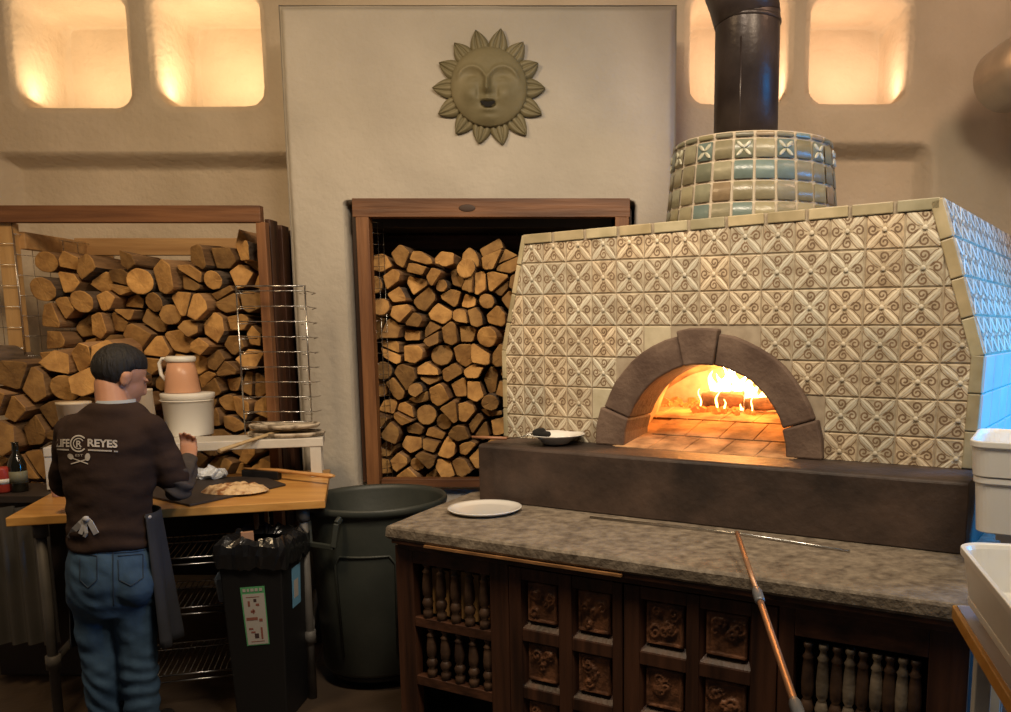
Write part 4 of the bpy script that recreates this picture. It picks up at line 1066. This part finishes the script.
tub_box('food_tub_low', T(.82, .22, .477), .17, .2, .11, RT_, mat('bluish_plastic', (.20, .25, .31), .4), 'bluish white tub on the wire shelving right of the cook\'s legs')
bpy.data.objects['food_tub_low'].name = 'plastic_tub'
mb = MB(); c = T(.34, .25, .477); mb.lathe([(0, 0), (.05, 0), (.055, .05), (.035, .11), (.02, .14), (.02, .17), (0, .175)], c, 20); put('squeeze_jug', mb, CREAMP, label='cream plastic jug on the wire shelving left of the cook\'s legs', cat='jug')
# ------------------------------------------------------------------ black recycling bin
Yn = 3.50; n0 = P(220, 600, Yn).x; n1 = P(284, 600, Yn).x
bn = root('recycling_bin', ((n0+n1)/2, Yn+.16, 0), 'black square bin with liner and green-topped picture label beneath the table', 'bin')
bz = P(250, 548, Yn).z; cx_ = (n0+n1)/2; wv = n1-n0
mb = MB(); mb.box((cx_, Yn+.15, bz/2), (wv, .30, bz), None); 
for i, v in enumerate(mb.v):
    if v.z < .01: v.x = cx_+(v.x-cx_)*.82; v.y = Yn+.15+(v.y-Yn-.15)*.82
mb.ext([(n0-.008, Yn-.008, bz-.03), (n1+.008, Yn-.008, bz-.03), (n1+.008, Yn+.308, bz-.03), (n0-.008, Yn+.308, bz-.03)], UP*.03)
put('bin_body', mb, BLKP, bn, bevel=.008)
mb = MB(); nL = 60; vs_ = []
for j, (o_, z) in enumerate(((.014, bz-.09), (.018, bz-.03), (.016, bz+.01), (-.01, bz+.035), (-.05, bz+.0), (-.08, bz-.06))):
    for i in range(nL):
        a = 2*pi*i/nL; ex_, ey_ = cos(a), sin(a); q = max(abs(ex_), abs(ey_)); x = ex_/q*(wv/2+o_); y = ey_/q*(.15+o_)
        vs_.append(V3((cx_+x+.010*ns((i*.7, j, 1)), Yn+.15+y+.010*ns((i*.7, j, 5)), z+.022*ns((i*.5, j*.8, 9)))))
mb.add(vs_, [(j*nL+i, j*nL+(i+1) % nL, (j+1)*nL+(i+1) % nL, (j+1)*nL+i) for j in range(5) for i in range(nL)]+[[5*nL+i for i in range(nL)]], 0, (1, 1, 1), False)
put('bin_liner', mb, BAG, bn, label='crinkled glossy black liner folded over the rim')
mb = MB(); c = P(247, 533, Yn+.12); mb.box((c.x, Yn+.12, bz+.01), (.05, .03, .06), Rz(.5)); put('cardboard_scrap', mb, mat('scrap_card', (.36, .20, .12), .8), label='brown scrap of card sticking out of the bin liner', cat='scrap')
def onface(px, py, yo=0): 
    p = P(px, py, Yn); k = .82+.18*(p.z/bz); p.y = Yn+.15-.15*k-.002-yo; return p
lbl = [(239.5, 588), (264, 586), (268.5, 645), (246, 647)]
def lq(u, v, o=0): # bilinear on the label
    x = (lbl[0][0]*(1-u)+lbl[1][0]*u)*(1-v)+(lbl[3][0]*(1-u)+lbl[2][0]*u)*v; y = (lbl[0][1]*(1-u)+lbl[1][1]*u)*(1-v)+(lbl[3][1]*(1-u)+lbl[2][1]*u)*v
    return onface(x, y, o)
def lrect(mb, u0, v0, u1, v1, o, m): mb.ext([lq(u0, v0, o), lq(u1, v0, o), lq(u1, v1, o), lq(u0, v1, o)], (0, -.0006, 0), m)
mb = MB(); lrect(mb, 0, 0, 1, 1, 0, 1); lrect(mb, .06, .12, .96, .985, .0008, 0)
for u0, v0, u1, v1, m in ((.10, .03, .22, .08, 0), (.28, .03, .36, .08, 0), (.42, .03, .55, .08, 0), (.6, .03, .72, .08, 0), (.78, .03, .9, .08, 0),
                          (.20, .17, .75, .18, 3), (.50, .21, .62, .26, 2), (.25, .24, .34, .33, 3), (.58, .29, .72, .33, 3), (.34, .40, .52, .44, 3), (.42, .38, .48, .46, 3),
                          (.12, .52, .60, .57, 3), (.66, .55, .80, .60, 3), (.18, .70, .36, .73, 3), (.26, .76, .44, .79, 3), (.40, .80, .58, .88, 2), (.68, .70, .76, .90, 3), (.22, .93, .8, .94, 3)):
    lrect(mb, u0, v0, u1, v1, .0016, m)
put('picture_label', mb, [PAPER, GREEN, INK, INKR], bn, label='white label with green header and small brown pictures')
mb = MB(); k = .82+.18*.9
def rf_(y, z): kk = .82+.18*z/bz; return V3((cx_+wv/2*kk+.003, Yn+.15+y*kk, z))
mb.ext([rf_(-.05, bz-.30), rf_(.05, bz-.30), rf_(.05, bz-.12), rf_(-.05, bz-.12)], (.001, 0, 0)); mb.ext([rf_(-.03, bz-.26)+V3((.001, 0, 0)), rf_(.02, bz-.26)+V3((.001, 0, 0)), rf_(.02, bz-.18)+V3((.001, 0, 0)), rf_(-.03, bz-.18)+V3((.001, 0, 0))], (.001, 0, 0), 1)
put('side_label', mb, [BLUEL, PAPER], bn, label='small blue label on the right side')
# ------------------------------------------------------------------ grey round bin on a dolly
kc = G(376, 495, .905); kr = .335; kz0, kz1 = .075, .90
gb = root('round_trash_can', (kc.x, kc.y, kz0), 'big round grey-green trash can with side handle between table and cabinet', 'trash can')
mb = MB(); mb.lathe([(0, .0), (kr*.80, 0), (kr*.83, .015), (kr*.90, .45), (kr*.955, .74), (kr*.96, .78), (kr*1.0, .785), (kr*1.02, .80), (kr*1.02, .815), (kr*1.0, .825), (kr*.965, .82), (kr*.95, .80), (kr*.78, .03), (0, .025)], (kc.x, kc.y, kz0), 72)
put('can_body', mb, CAN, gb)
for s in (0, 1):
    th0 = radians(244) if s == 0 else radians(52)
    c0_ = V3((kc.x, kc.y, kz0)); rad = V3((cos(th0), sin(th0), 0)); tan_ = V3((-sin(th0), cos(th0), 0)); 
    pts = [c0_+rad*kr*.98+tan_*-.085+UP*.79, c0_+rad*kr*1.06+tan_*-.085+UP*.77, c0_+rad*kr*1.09+tan_*-.07+UP*.66, c0_+rad*kr*1.09+tan_*.07+UP*.66, c0_+rad*kr*1.06+tan_*.085+UP*.77, c0_+rad*kr*.98+tan_*.085+UP*.79]
    mb = MB(); 
    for a, b in zip(pts[:-1], pts[1:]): mb.bar(a, b, .02, .024)
    put('handle', mb, CAN, gb, bevel=.004)
mb = MB()
def canp(px, z, o=.002):
    # on the can surface at angle a
    r = kr*(.83+(.955-.83)*(z/.74))+o; return V3((kc.x+r*cos(px), kc.y+r*sin(px), kz0+z))
a1, a2 = radians(-112), radians(-60)
path = [canp(a1, .10), canp(a1, .56)]+[canp(a1+(a2-a1)*i/10, .60) for i in range(1, 10)]+[canp(a2, .56), canp(a2, .10)]
mb.tube(path, .006, 6); put('moulded_rib', mb, CAN, gb)
mb = MB(); mb.lathe([(0, .04), (.24, .04), (.25, .05), (.25, .074), (0, .074)], (kc.x, kc.y, 0), 32)
for i in range(5): a = 2*pi*i/5+.3; mb.lathe([(0, -.012), (.022, -.012), (.022, .012), (0, .012)], (kc.x+.2*cos(a), kc.y+.2*sin(a), .023), 14, R=Matrix.Rotation(pi/2, 3, 'X'))
put('trash_can_dolly', mb, BLKP, label='black round wheeled dolly under the grey trash can', cat='dolly')
# ================================================================== prep table at right with tubs
RZ_ = .98; C0 = G(957, 605, RZ_); C1 = G(1011, 690, RZ_); du_ = (C1-C0).normalized(); dr_ = V3((-du_.y, du_.x, 0)); dr_ = dr_ if dr_.x > 0 else -dr_
rtb = root('prep_table', (C0.x+.3, C0.y-.4, 0), 'wood-edged prep table corner with white leg at the right edge', 'table')
mb = MB(); mb.ext([C0, C0+du_*.9, C0+du_*.9+dr_*.6, C0+dr_*.6], -UP*.008); put('tabletop', mb, mat('grey_laminate', (.42, .38, .38), .4), rtb)
mb = MB(); q = lambda v: V3((v.x, v.y, RZ_-.004))
mb.bar(q(C0)-UP*.018, q(C0+du_*.9)-UP*.018, .022, .036); mb.bar(q(C0)-UP*.018-dr_*.010, q(C0+dr_*.6)-UP*.018, .022, .036); put('wood_edge', mb, BUTCHE, rtb, bevel=.003)
for a, b in ((.06, .06), (.06, .52), (.82, .06), (.82, .52)):
    p = C0+du_*a+dr_*b; mb = MB(); mb.box((p.x, p.y, (RZ_-.012)/2), (.04, .04, RZ_-.012), Rz(atan2(dr_.y, dr_.x))); put('leg', mb, WHPAINT, rtb, bevel=.003)
RR_ = Rz(atan2(dr_.y, dr_.x))
za = 1.165; Aa = G(956, 541, za); h_ = .125
Cc = Aa+du_*.33+dr_*.22; tub_box('food_tub', (Cc.x, Cc.y, za-h_), .44, .66, h_, RR_, WHITEP, 'white shallow tub, topmost of the nested pair on the prep table', ins=.90, grp='white tubs on the prep table')
Cc2 = Cc+du_*.01+dr_*.012; tub_box('food_tub', (Cc2.x, Cc2.y, RZ_+.001), .42, .64, .058, RR_, WHITEP, 'white shallow tub, lower of the nested pair on the prep table', ins=.86, grp='white tubs on the prep table')
yb = 2.62; x0 = P(968, 450, yb).x; zt2 = P(971, 441, yb).z; zb2 = P(975, 533, yb).z
mb = None
RD = Rz(radians(-27)); p0 = V3((x0, yb, 0))+RD @ V3((.21, .20, 0))
tub_box('food_tub', (p0.x, p0.y, zb2), .39, .37, zt2-zb2-.115, RD, WHITEP, 'deep white tub beside the oven, lower one of two stacked', ins=.92)
tub_box('food_tub', (p0.x, p0.y, zt2-.113), .42, .40, .113, RD, WHITEP, 'white tub with rounded lip beside the oven, topmost of two stacked', ins=.94)
p0 += RD @ V3((.03, .02, 0)); cs_ = root('tub_cart', (p0.x, p0.y, 0), 'narrow white stand carrying the deep tub beside the oven', 'stand')
mb = MB(); mb.box((p0.x, p0.y, zb2-.016), (.30, .28, .03), RD); put('stand_top', mb, WHPAINT, cs_)
for sx_ in (-1, 1):
    for sy_ in (-1, 1): mb = MB(); q_ = p0+RD @ V3((sx_*.12, sy_*.12, 0)); mb.box((q_.x, q_.y, (zb2-.03)/2), (.03, .03, zb2-.032), RD); put('leg', mb, WHPAINT, cs_)
# ------------------------------------------------------------------ duct
dY = 4.3; mb = MB(); pts = [P(1166, -155, dY), P(1106, -47, dY), P(1071, 17, dY), P(1061, 35, dY)]
path = [];
for i in range(len(pts)-1):
    for k in range(12): path.append(pts[i].lerp(pts[i+1], k/12))
path.append(pts[-1]); e = pts[-1]; d_ = (pts[-1]-pts[-2]).normalized()
for i in range(1, 9): a = i/8*pi/2; path.append(e+d_*.07*sin(a)+V3((0, .07*(1-cos(a)), 0)))
path.append(path[-1]+V3((0, .45, 0)))
mb.tube(path, [.165*(1+(.035 if i % 2 else 0)) for i in range(len(path))], 32); put('ventilation_duct', mb, DUCTM, label='galvanised ribbed ventilation duct at the top right corner', cat='duct')
# ================================================================== the cook
MY = 3.33
man = root('person', (P(115, 600, MY).x, MY, 0), 'person seen from behind in brown printed shirt, jeans and dark apron working at the table', 'person')
def fused(name, mb, m, parent, voxel, smooth=6, label=None, noisef=None):
    tmp = bpy.data.meshes.new('t'); org = WL[parent]; tmp.from_pydata([v-org for v in mb.v], [], mb.f)
    b2 = bmesh.new(); b2.from_mesh(tmp); bmesh.ops.recalc_face_normals(b2, faces=b2.faces); b2.to_mesh(tmp); b2.free()
    o = bpy.data.objects.new('t', tmp); COL.objects.link(o)
    r = o.modifiers.new('r', 'REMESH'); r.mode = 'VOXEL'; r.voxel_size = voxel; r.use_smooth_shade = True
    if smooth: s = o.modifiers.new('s', 'SMOOTH'); s.iterations = smooth; s.factor = .5
    dg = bpy.context.evaluated_depsgraph_get(); me = bpy.data.meshes.new_from_object(o.evaluated_get(dg)); bpy.data.objects.remove(o); bpy.data.meshes.remove(tmp)
    me.materials.clear(); me.materials.append(m)
    if noisef:
        nn = [v.normal.copy() for v in me.vertices]
        for v, n_ in zip(me.vertices, nn): v.co += n_*noisef(v.co+org)
    me.polygons.foreach_set('use_smooth', [True]*len(me.polygons))
    me.name = name; q = bpy.data.objects.new(name, me); COL.objects.link(q); q.parent = parent; WL[q] = org; tag(q, label); return q
def loft(mb, rings, n=28):        # rings: (centre, rx, ry) bottom to top
    vs_ = []
    for c, rx, ry in rings:
        for j in range(n):
            a = 2*pi*j/n; vs_.append(V3(c)+V3((rx*cos(a), ry*sin(a), 0)))
    fs = [(i*n+j, i*n+(j+1) % n, (i+1)*n+(j+1) % n, (i+1)*n+j) for i in range(len(rings)-1) for j in range(n)]+[list(range(n))[::-1], [(len(rings)-1)*n+j for j in range(n)]]
    mb.add(vs_, fs, 0, (1, 1, 1), True)
kM = MY/FPX
def ring(px, py, hw, ry, dy=0): return (P(px, py, MY+dy), hw*kM, ry)
SHr, ELr, WRr = P(150, 430, MY+.03), P(178, 487, MY+.10), P(188, 463, MY+.30)
SHl, ELl, WRl = P(73, 430, MY+.05), P(64, 484, MY+.14), P(92, 480, MY+.40)
HIPl, HIPr = P(94, 592, MY), P(133, 592, MY)
KNl, KNr = P(100, 655, MY-.01), P(138, 657, MY+.01)
ANl, ANr = V3((P(104, 705, MY).x, MY+.01, .09)), V3((P(140, 705, MY).x, MY+.02, .09))
X_ = V3((1, 0, 0))
HC_ = P(121, 377, MY+.09)
RH = Rz(radians(-44)) @ Matrix.Rotation(radians(-26), 3, 'X')          # the face looks to the right and down
def Hd(x, y, z): return HC_+RH @ V3((x, y, z))
# --- body: one continuous surface (head, neck, hands, limbs)
mb = MB()
mb.ell(Hd(0, -.012, .028), (.074, .094, .088), RH); mb.ell(Hd(0, .035, -.030), (.056, .062, .075), RH); mb.ell(Hd(0, .055, -.075), (.036, .036, .032), RH)
mb.capsule(Hd(0, .088, .008), Hd(0, .100, -.026), .010, .013, n=10); mb.ell(Hd(0, .088, -.052), (.024, .012, .008), RH, n=12, k=8); mb.ell(Hd(0, .090, -.065), (.020, .011, .008), RH, n=12, k=8)
for s in (-1, 1):
    mb.ell(Hd(s*.032, .080, .022), (.018, .012, .008), RH, n=12, k=8)
    mb.ell(Hd(s*.076, -.002, -.006), (.010, .020, .032), RH, n=14, k=10); mb.ell(Hd(s*.080, -.008, .004), (.009, .017, .020), RH, n=14, k=10)
NB = P(114, 413, MY+.03)
mb.capsule(NB, Hd(0, -.025, -.045), .062, .056)
loft(mb, [ring(112, 560, 38, .11), ring(111, 520, 34, .10), ring(110, 480, 38, .10), ring(110, 445, 44, .10, .02), ring(112, 424, 36, .075, .03), ring(114, 412, 18, .05, .03)])
for a, b, c, r0, r1, r2 in ((SHr, ELr, WRr, .052, .043, .028), (SHl, ELl, WRl, .052, .043, .028)):
    mb.capsule(a, b, r0, r1); mb.capsule(b, c, r1, r2)
for h, k_, a in ((HIPl, KNl, ANl), (HIPr, KNr, ANr)): mb.capsule(h, k_, .078, .055); mb.capsule(k_, a, .055, .040); mb.capsule(a+V3((0, -.02, -.04)), a+V3((.01, .14, -.06)), .035, .028)
def hand(mb, w_, dirv, up_, s, curl):
    d = dirv.normalized(); u = (up_-d*up_.dot(d)).normalized(); r = d.cross(u)*s      # r: towards the thumb side
    mb.capsule(w_, w_+d*.05, .024, .030, sx=.62, axis=r)
    mb.capsule(w_+d*.045, w_+d*.082, .036, .037, sx=.42, axis=r)
    for i, (off, ln) in enumerate(((.028, .070), (.010, .078), (-.009, .073), (-.027, .058))):
        p = w_+d*.092+r*off; dd = d; seg_ = (ln*.45, ln*.32, ln*.27); rad = .0088
        for k_, sg in enumerate(seg_):
            ax = r.normalized(); dd = (Matrix.Rotation(curl*(.7 if k_ == 0 else 1)*(1+.1*i)*s, 3, ax) @ dd).normalized()
            q = p+dd*sg; mb.capsule(p, q, rad, rad*.92, n=9); p = q; rad *= .92
    p = w_+d*.030+r*.030; q = p+(d*.7+r*.6-u*.4).normalized()*.040; mb.capsule(p, q, .012, .010, n=9); mb.capsule(q, q+(d*.95-u*.5+r*.0).normalized()*.032, .010, .0085, n=9)
hd_r = (V3((0.0, .55, .55))).normalized()
WH = WRr
hand(mb, WH, (P(189, 446, MY+.37)-WRr), V3((.3, -1, .5)), -1, radians(38))
hand(mb, WRl, V3((.6, .7, -.15)), UP, 1, radians(30))
fused('body', mb, SKIN, man, .0062, 3, label='bare neck, turned head and right hand')
# eyes
for s in (-1, 1):
    mb = MB(); mb.ell(Hd(s*.028, .068, .004), (.010, .008, .0045), RH, n=12, k=8); put('eye', mb, mat('eye_white', (.55, .52, .50), .3), man)
    mb = MB(); mb.ell(Hd(s*.032, .088, .028), (.019, .006, .004), RH, n=12, k=6); put('eyebrow', mb, HAIR, man)
# hair: cap over crown and nape
mb = MB(); nn_, kk_ = 40, 26; vs_ = []; keep = {}
for i in range(kk_+1):
    el = pi/2-pi*.80*i/kk_
    for j in range(nn_):
        a = 2*pi*j/nn_; d = V3((cos(a)*cos(el), sin(a)*cos(el), sin(el)))
        front = d.y
        lim = -.93 if front < -.15 else (-.93+(front+.15)/.40*1.08 if front < .25 else .15+.45*(front-.25))      # nape, round the ears, hairline
        zz__ = max(d.z, lim); kq = sqrt(max(0, 1-zz__*zz__))/max(1e-6, sqrt(d.x*d.x+d.y*d.y)) if zz__ > d.z else 1
        d2 = V3((d.x*kq, d.y*kq, zz__)); ab = sstep(lim, lim+.55, d.z)
        t = 1.015+.095*ab+.03*max(0, d2.z)*ab+.022*ab*ns((d.x*9, d.y*9, d.z*14))
        if zz__ > d.z: t = 1.015-.16*min(1, (zz__-d.z)*2.5)
        vs_.append(Hd(d2.x*.074*t, -.012+d2.y*.096*t, .028+d2.z*.092*t))
mb.add(vs_, [(i*nn_+j, i*nn_+(j+1) % nn_, (i+1)*nn_+(j+1) % nn_, (i+1)*nn_+j) for i in range(kk_) for j in range(nn_)], 0, (1, 1, 1), True)
put('hair', mb, HAIR, man, label='short black hair')
# collar
mb = MB()
loft(mb, [(NB+V3((0, .0, -.015)), .080, .080), (NB+V3((.006, .012, .052)), .068, .069)], 30); put('collar', mb, COLLAR, man, label='pale blue undershirt collar')
# --- shirt
mb = MB()
loft(mb, [ring(112, 546, 40, .125), ring(111, 534, 41, .128), ring(110, 512, 40, .120), ring(110, 490, 42, .122, .0), ring(109, 465, 46, .128, .01), ring(109, 445, 50, .125, .015), ring(110, 430, 50, .110, .02), ring(112, 418, 42, .095, .03), ring(114, 408, 30, .088, .03), ring(114, 402, 20, .076, .035)])
mb.capsule(SHr, SHr.lerp(ELr, .80), .068, .062, axis=X_); mb.capsule(P(140, 424, MY+.02), SHr, .055, .066)
mb.capsule(SHl, ELl, .066, .056, axis=X_); mb.capsule(P(86, 424, MY+.03), SHl, .055, .064); mb.capsule(ELl, WRl.lerp(ELl, .3), .056, .044)
def folds(p):
    z = p.z; f = .006*ns((p.x*7, p.y*7, z*16))+.004*ns((p.x*14+4, p.y*10, z*30))
    f += .007*sstep(1.05, .85, z)*sin(z*95+5*ns((p.x*5, p.y*5, 2)))*.6
    return f
shirt = fused('shirt', mb, SHIRT, man, .0085, 8, label='dark brown long-sleeved shirt with white print on the back', noisef=folds)
mb = MB(); mb.capsule(SHr.lerp(ELr, .72), ELr, .057, .056, axis=X_); mb.capsule(ELr, WRr, .056, .040); mb.capsule(SHr.lerp(ELr, .5), ELr, .058, .054)
fused('sleeve', mb, SLEEVE, man, .0075, 4, label='greyer rumpled forearm sleeve', noisef=lambda p: .006*sin((p.z*1.2+p.x*.5)*110+4*ns((p.x*9, p.y*9, p.z*9)))+.004*ns((p.x*20, p.y*20, p.z*20)))
# --- jeans
mb = MB()
loft(mb, [ring(113, 612, 36, .10), ring(113, 598, 44, .122, -.005), ring(113, 580, 45, .130, -.012), ring(112, 560, 43, .126, -.006), ring(112, 542, 39, .118)])
def leg_(h, k_, a, px): mb.capsule(h, k_, .086, .072); mb.capsule(k_, a+UP*.03, .072, .066); mb.capsule(a+UP*.03, a-UP*.02, .066, .068)
leg_(HIPl+V3((0, -.0, 0)), KNl, ANl, 0); leg_(HIPr, KNr, ANr, 0)
mb.ell(P(92, 585, MY-.055), (.080, .075, .085)); mb.ell(P(134, 585, MY-.055), (.080, .075, .085))
def jf(p): 
    z = p.z; b = sstep(.5, .2, z)
    f = .006*ns((p.x*9, p.y*6, z*12))+.005*ns((p.x*20+z*9, p.y*16, z*22))+.0035*(.2+b)*sin(z*85+p.x*60+9*ns((p.x*6, p.y*6, z*4)))
    return f
jeans = fused('jeans', mb, JEAN, man, .0085, 4, label='mid-blue denim jeans', noisef=jf)
bpy.context.view_layer.update()
def bvh(o):
    me = o.data; return BVHTree.FromPolygons([v.co+WL[o] for v in me.vertices], [list(p.vertices) for p in me.polygons])
BS, BJ = bvh(shirt), bvh(jeans)
def drape(B_, x, y, off=.002):
    d = ray(x, y).normalized(); h = B_.ray_cast(CAM, d)
    return None if h[0] is None else h[0]-d*off
# pockets and belt line stitched on the jeans
mb = MB()
def seam(pts, r=.0022, m=0):
    ps = []
    for (x0, y0), (x1, y1) in zip(pts[:-1], pts[1:]):
        for k_ in range(6):
            q = drape(BJ, x0+(x1-x0)*k_/6, y0+(y1-y0)*k_/6, .0012)
            if q: ps.append(q)
    if len(ps) > 3: mb.tube(ps, r, 5, m)
seam([(80, 553), (97, 556), (97, 580), (88, 588), (80, 580), (80, 553)]); seam([(118, 556), (143, 554), (143, 578), (131, 586), (119, 580), (118, 556)]); seam([(113, 552), (113, 575), (114, 612)]); seam([(76, 551), (95, 553), (113, 553), (133, 552), (150, 549)])
put('stitching', mb, JEAND, man)
# --- shoes
for a in (ANl, ANr):
    mb = MB(); mb.capsule(a+V3((0, -.03, -.045)), a+V3((.01, .15, -.052)), .045, .038, n=18); mb.capsule(a+V3((0, -.01, .0)), a+V3((0, -.02, -.05)), .044, .044)
    for v in mb.v: v.z = max(v.z, .0)
    put('shoe', mb, SHOE, man)
# --- apron hanging in front, its edge showing at the right hip
mb = MB(); mb.keep = True
def apr(u, v):
    an = radians(-22)+radians(224)*u; fl = .02*sin(u*40)*v
    c = P(114, 540, MY); rx = .165+.030*v*(1 if u < .4 else .3); ry = .150+.04*v
    z = .985-.55*v
    return V3((c.x+(rx+fl)*cos(an)*(1), MY+.02+(ry+fl)*sin(an), z))
mb.grid(60, 16, apr); o = put('apron', mb, APRON, man, label='dark navy apron hanging past the right hip')
sm = o.modifiers.new('s', 'SOLIDIFY'); sm.thickness = .004
mb = MB()
ps = [drape(BS, x, y, .006) for x, y in ((157, 487), (155, 497), (153, 506), (150, 515), (146, 519))]; ps = [p for p in ps if p]
if len(ps) > 2: mb.tube(ps, .0045, 6)
kn = drape(BS, 148, 517, .01) or P(148, 517, MY-.1); mb.ell(kn, (.014, .012, .010), n=10, k=6)
put('side_tie', mb, TIE, man, label='thin white apron string and knot at the right waist')
mb = MB()
def strip(pts, wd, m=0):
    vs_ = []
    for i, (x, y) in enumerate(pts):
        q = drape(BS, x, y, .010+.006*sin(i*1.7)) or drape(BJ, x, y, .012) or P(x, y, MY-.10)
        x1, y1 = pts[min(i+1, len(pts)-1)]; x0_, y0_ = pts[max(i-1, 0)]; dx, dy = x1-x0_, y1-y0_; l = sqrt(dx*dx+dy*dy)
        nv = V3((-dy/l, 0, -dx/l))*wd/2; vs_ += [q+nv, q-nv, q-nv+V3((0, .004, 0)), q+nv+V3((0, .004, 0))]
    k_ = len(pts); mb.add(vs_, [(i*4+j, i*4+(j+1) % 4, i*4+4+(j+1) % 4, i*4+4+j) for i in range(k_-1) for j in range(4)]+[(0, 1, 2, 3), (k_*4-1, k_*4-2, k_*4-3, k_*4-4)], m)
strip([(86, 519), (80, 524), (74, 530), (69, 538)], .022); strip([(86, 519), (83, 527), (80, 534)], .016); strip([(86, 519), (90, 523), (94, 530), (96, 534)], .022); strip([(86, 519), (85, 526), (86, 533), (84, 537)], .012)
q = drape(BS, 86, 519, .014) or P(86, 519, MY-.1); mb.ell(q, (.014, .010, .012), n=10, k=6)
put('apron_bow', mb, TIE, man, label='white tied bow at the left waist')
# --- print on the back of the shirt
mb = MB()
def text_px(s, x, y, h, wfit, slope=0, bold=0):
    cu = bpy.data.curves.new('t', 'FONT'); cu.body = s; cu.size = 1; cu.resolution_u = 3; cu.offset = bold
    o = bpy.data.objects.new('t', cu); COL.objects.link(o); dg = bpy.context.evaluated_depsgraph_get(); me = bpy.data.meshes.new_from_object(o.evaluated_get(dg))
    b2 = bmesh.new(); b2.from_mesh(me); bmesh.ops.triangulate(b2, faces=b2.faces)
    xs_ = [v.co.x for v in b2.verts]; ys_ = [v.co.y for v in b2.verts]; x0, x1, y0, y1 = min(xs_), max(xs_), min(ys_), max(ys_)
    b2.verts.index_update(); vs_ = []; ok = []
    for v in b2.verts:
        u = (v.co.x-x0)/(x1-x0); w_ = (v.co.y-y0)/(y1-y0); q = drape(BS, x+u*wfit, y-w_*h+slope*u*wfit, .004); ok.append(q is not None); vs_.append(q or V3((0, 0, 0)))
    fs = [[v.index for v in f.verts] for f in b2.faces if all(ok[v.index] for v in f.verts)]
    mb.add(vs_, fs, 0); b2.free(); bpy.data.objects.remove(o); bpy.data.curves.remove(cu)
def poly_px(pts, off=.0045):
    vs_ = [drape(BS, x, y, off) for x, y in pts]
    if all(vs_): mb.add(vs_, [list(range(len(vs_)))], 0)
def arc_px(cx, cy, r0, r1, a0, a1, n=20):
    for i in range(n):
        b0, b1 = radians(a0+(a1-a0)*i/n), radians(a0+(a1-a0)*(i+1)/n)
        poly_px([(cx+r0*cos(b0), cy-r0*sin(b0)), (cx+r1*cos(b0), cy-r1*sin(b0)), (cx+r1*cos(b1), cy-r1*sin(b1)), (cx+r0*cos(b1), cy-r0*sin(b1))])
text_px('LIFE', 56.5, 447, 8, 13, -.0, .03); text_px('REYES', 87.5, 446.6, 8, 30, .045, .035)
arc_px(78.5, 443.5, 7.2, 8.6, 40, 320); arc_px(78.5, 443.5, 4.6, 5.6, 30, 300); text_px('R', 76.2, 447.0, 6.4, 5.6, 0, .02)
for x0, x1, y in ((57, 69, 448.6), (88, 112, 449.2), (114, 118, 450.6)):
    for k_ in range(int(x1-x0)): poly_px([(x0+k_, y+k_*.045), (x0+k_+.8, y+k_*.045), (x0+k_+.8, y+1.5+k_*.045), (x0+k_, y+1.5+k_*.045)])
text_px('EST', 75.5, 456.4, 2.2, 7.5)
def ell_px(cx, cy, rx, ry, rot=0):
    poly_px([(cx+rx*cos(t*pi/6)*cos(rot)-ry*sin(t*pi/6)*sin(rot), cy+rx*cos(t*pi/6)*sin(rot)+ry*sin(t*pi/6)*cos(rot)) for t in range(12)])
ell_px(70.5, 456.5, 3.4, 2.6, .6); ell_px(87.5, 457, 2.7, 3.9, .1)
for p0, p1 in (((72, 458), (88, 463.8)), ((86, 459.5), (71, 463.8))):
    for k_ in range(8):
        xa, xb = p0[0]+(p1[0]-p0[0])*k_/8, p0[0]+(p1[0]-p0[0])*(k_+1)/8; ya, yb_ = p0[1]+(p1[1]-p0[1])*k_/8, p0[1]+(p1[1]-p0[1])*(k_+1)/8
        poly_px([(xa, ya-.5), (xb, yb_-.5), (xb, yb_+.6), (xa, ya+.6)])
mb.keep = True
put('back_print', mb, PRINT, man, label='off-white lettering with round monogram and crossed spoons')
# small white thing held in the right hand
mb = MB(); q = P(186, 441, MY+.40); mb.ell(q, (.024, .02, .018)); put('dough_ball', mb, WHITED, label='small white ball held in the cook\'s right hand', cat='ball')
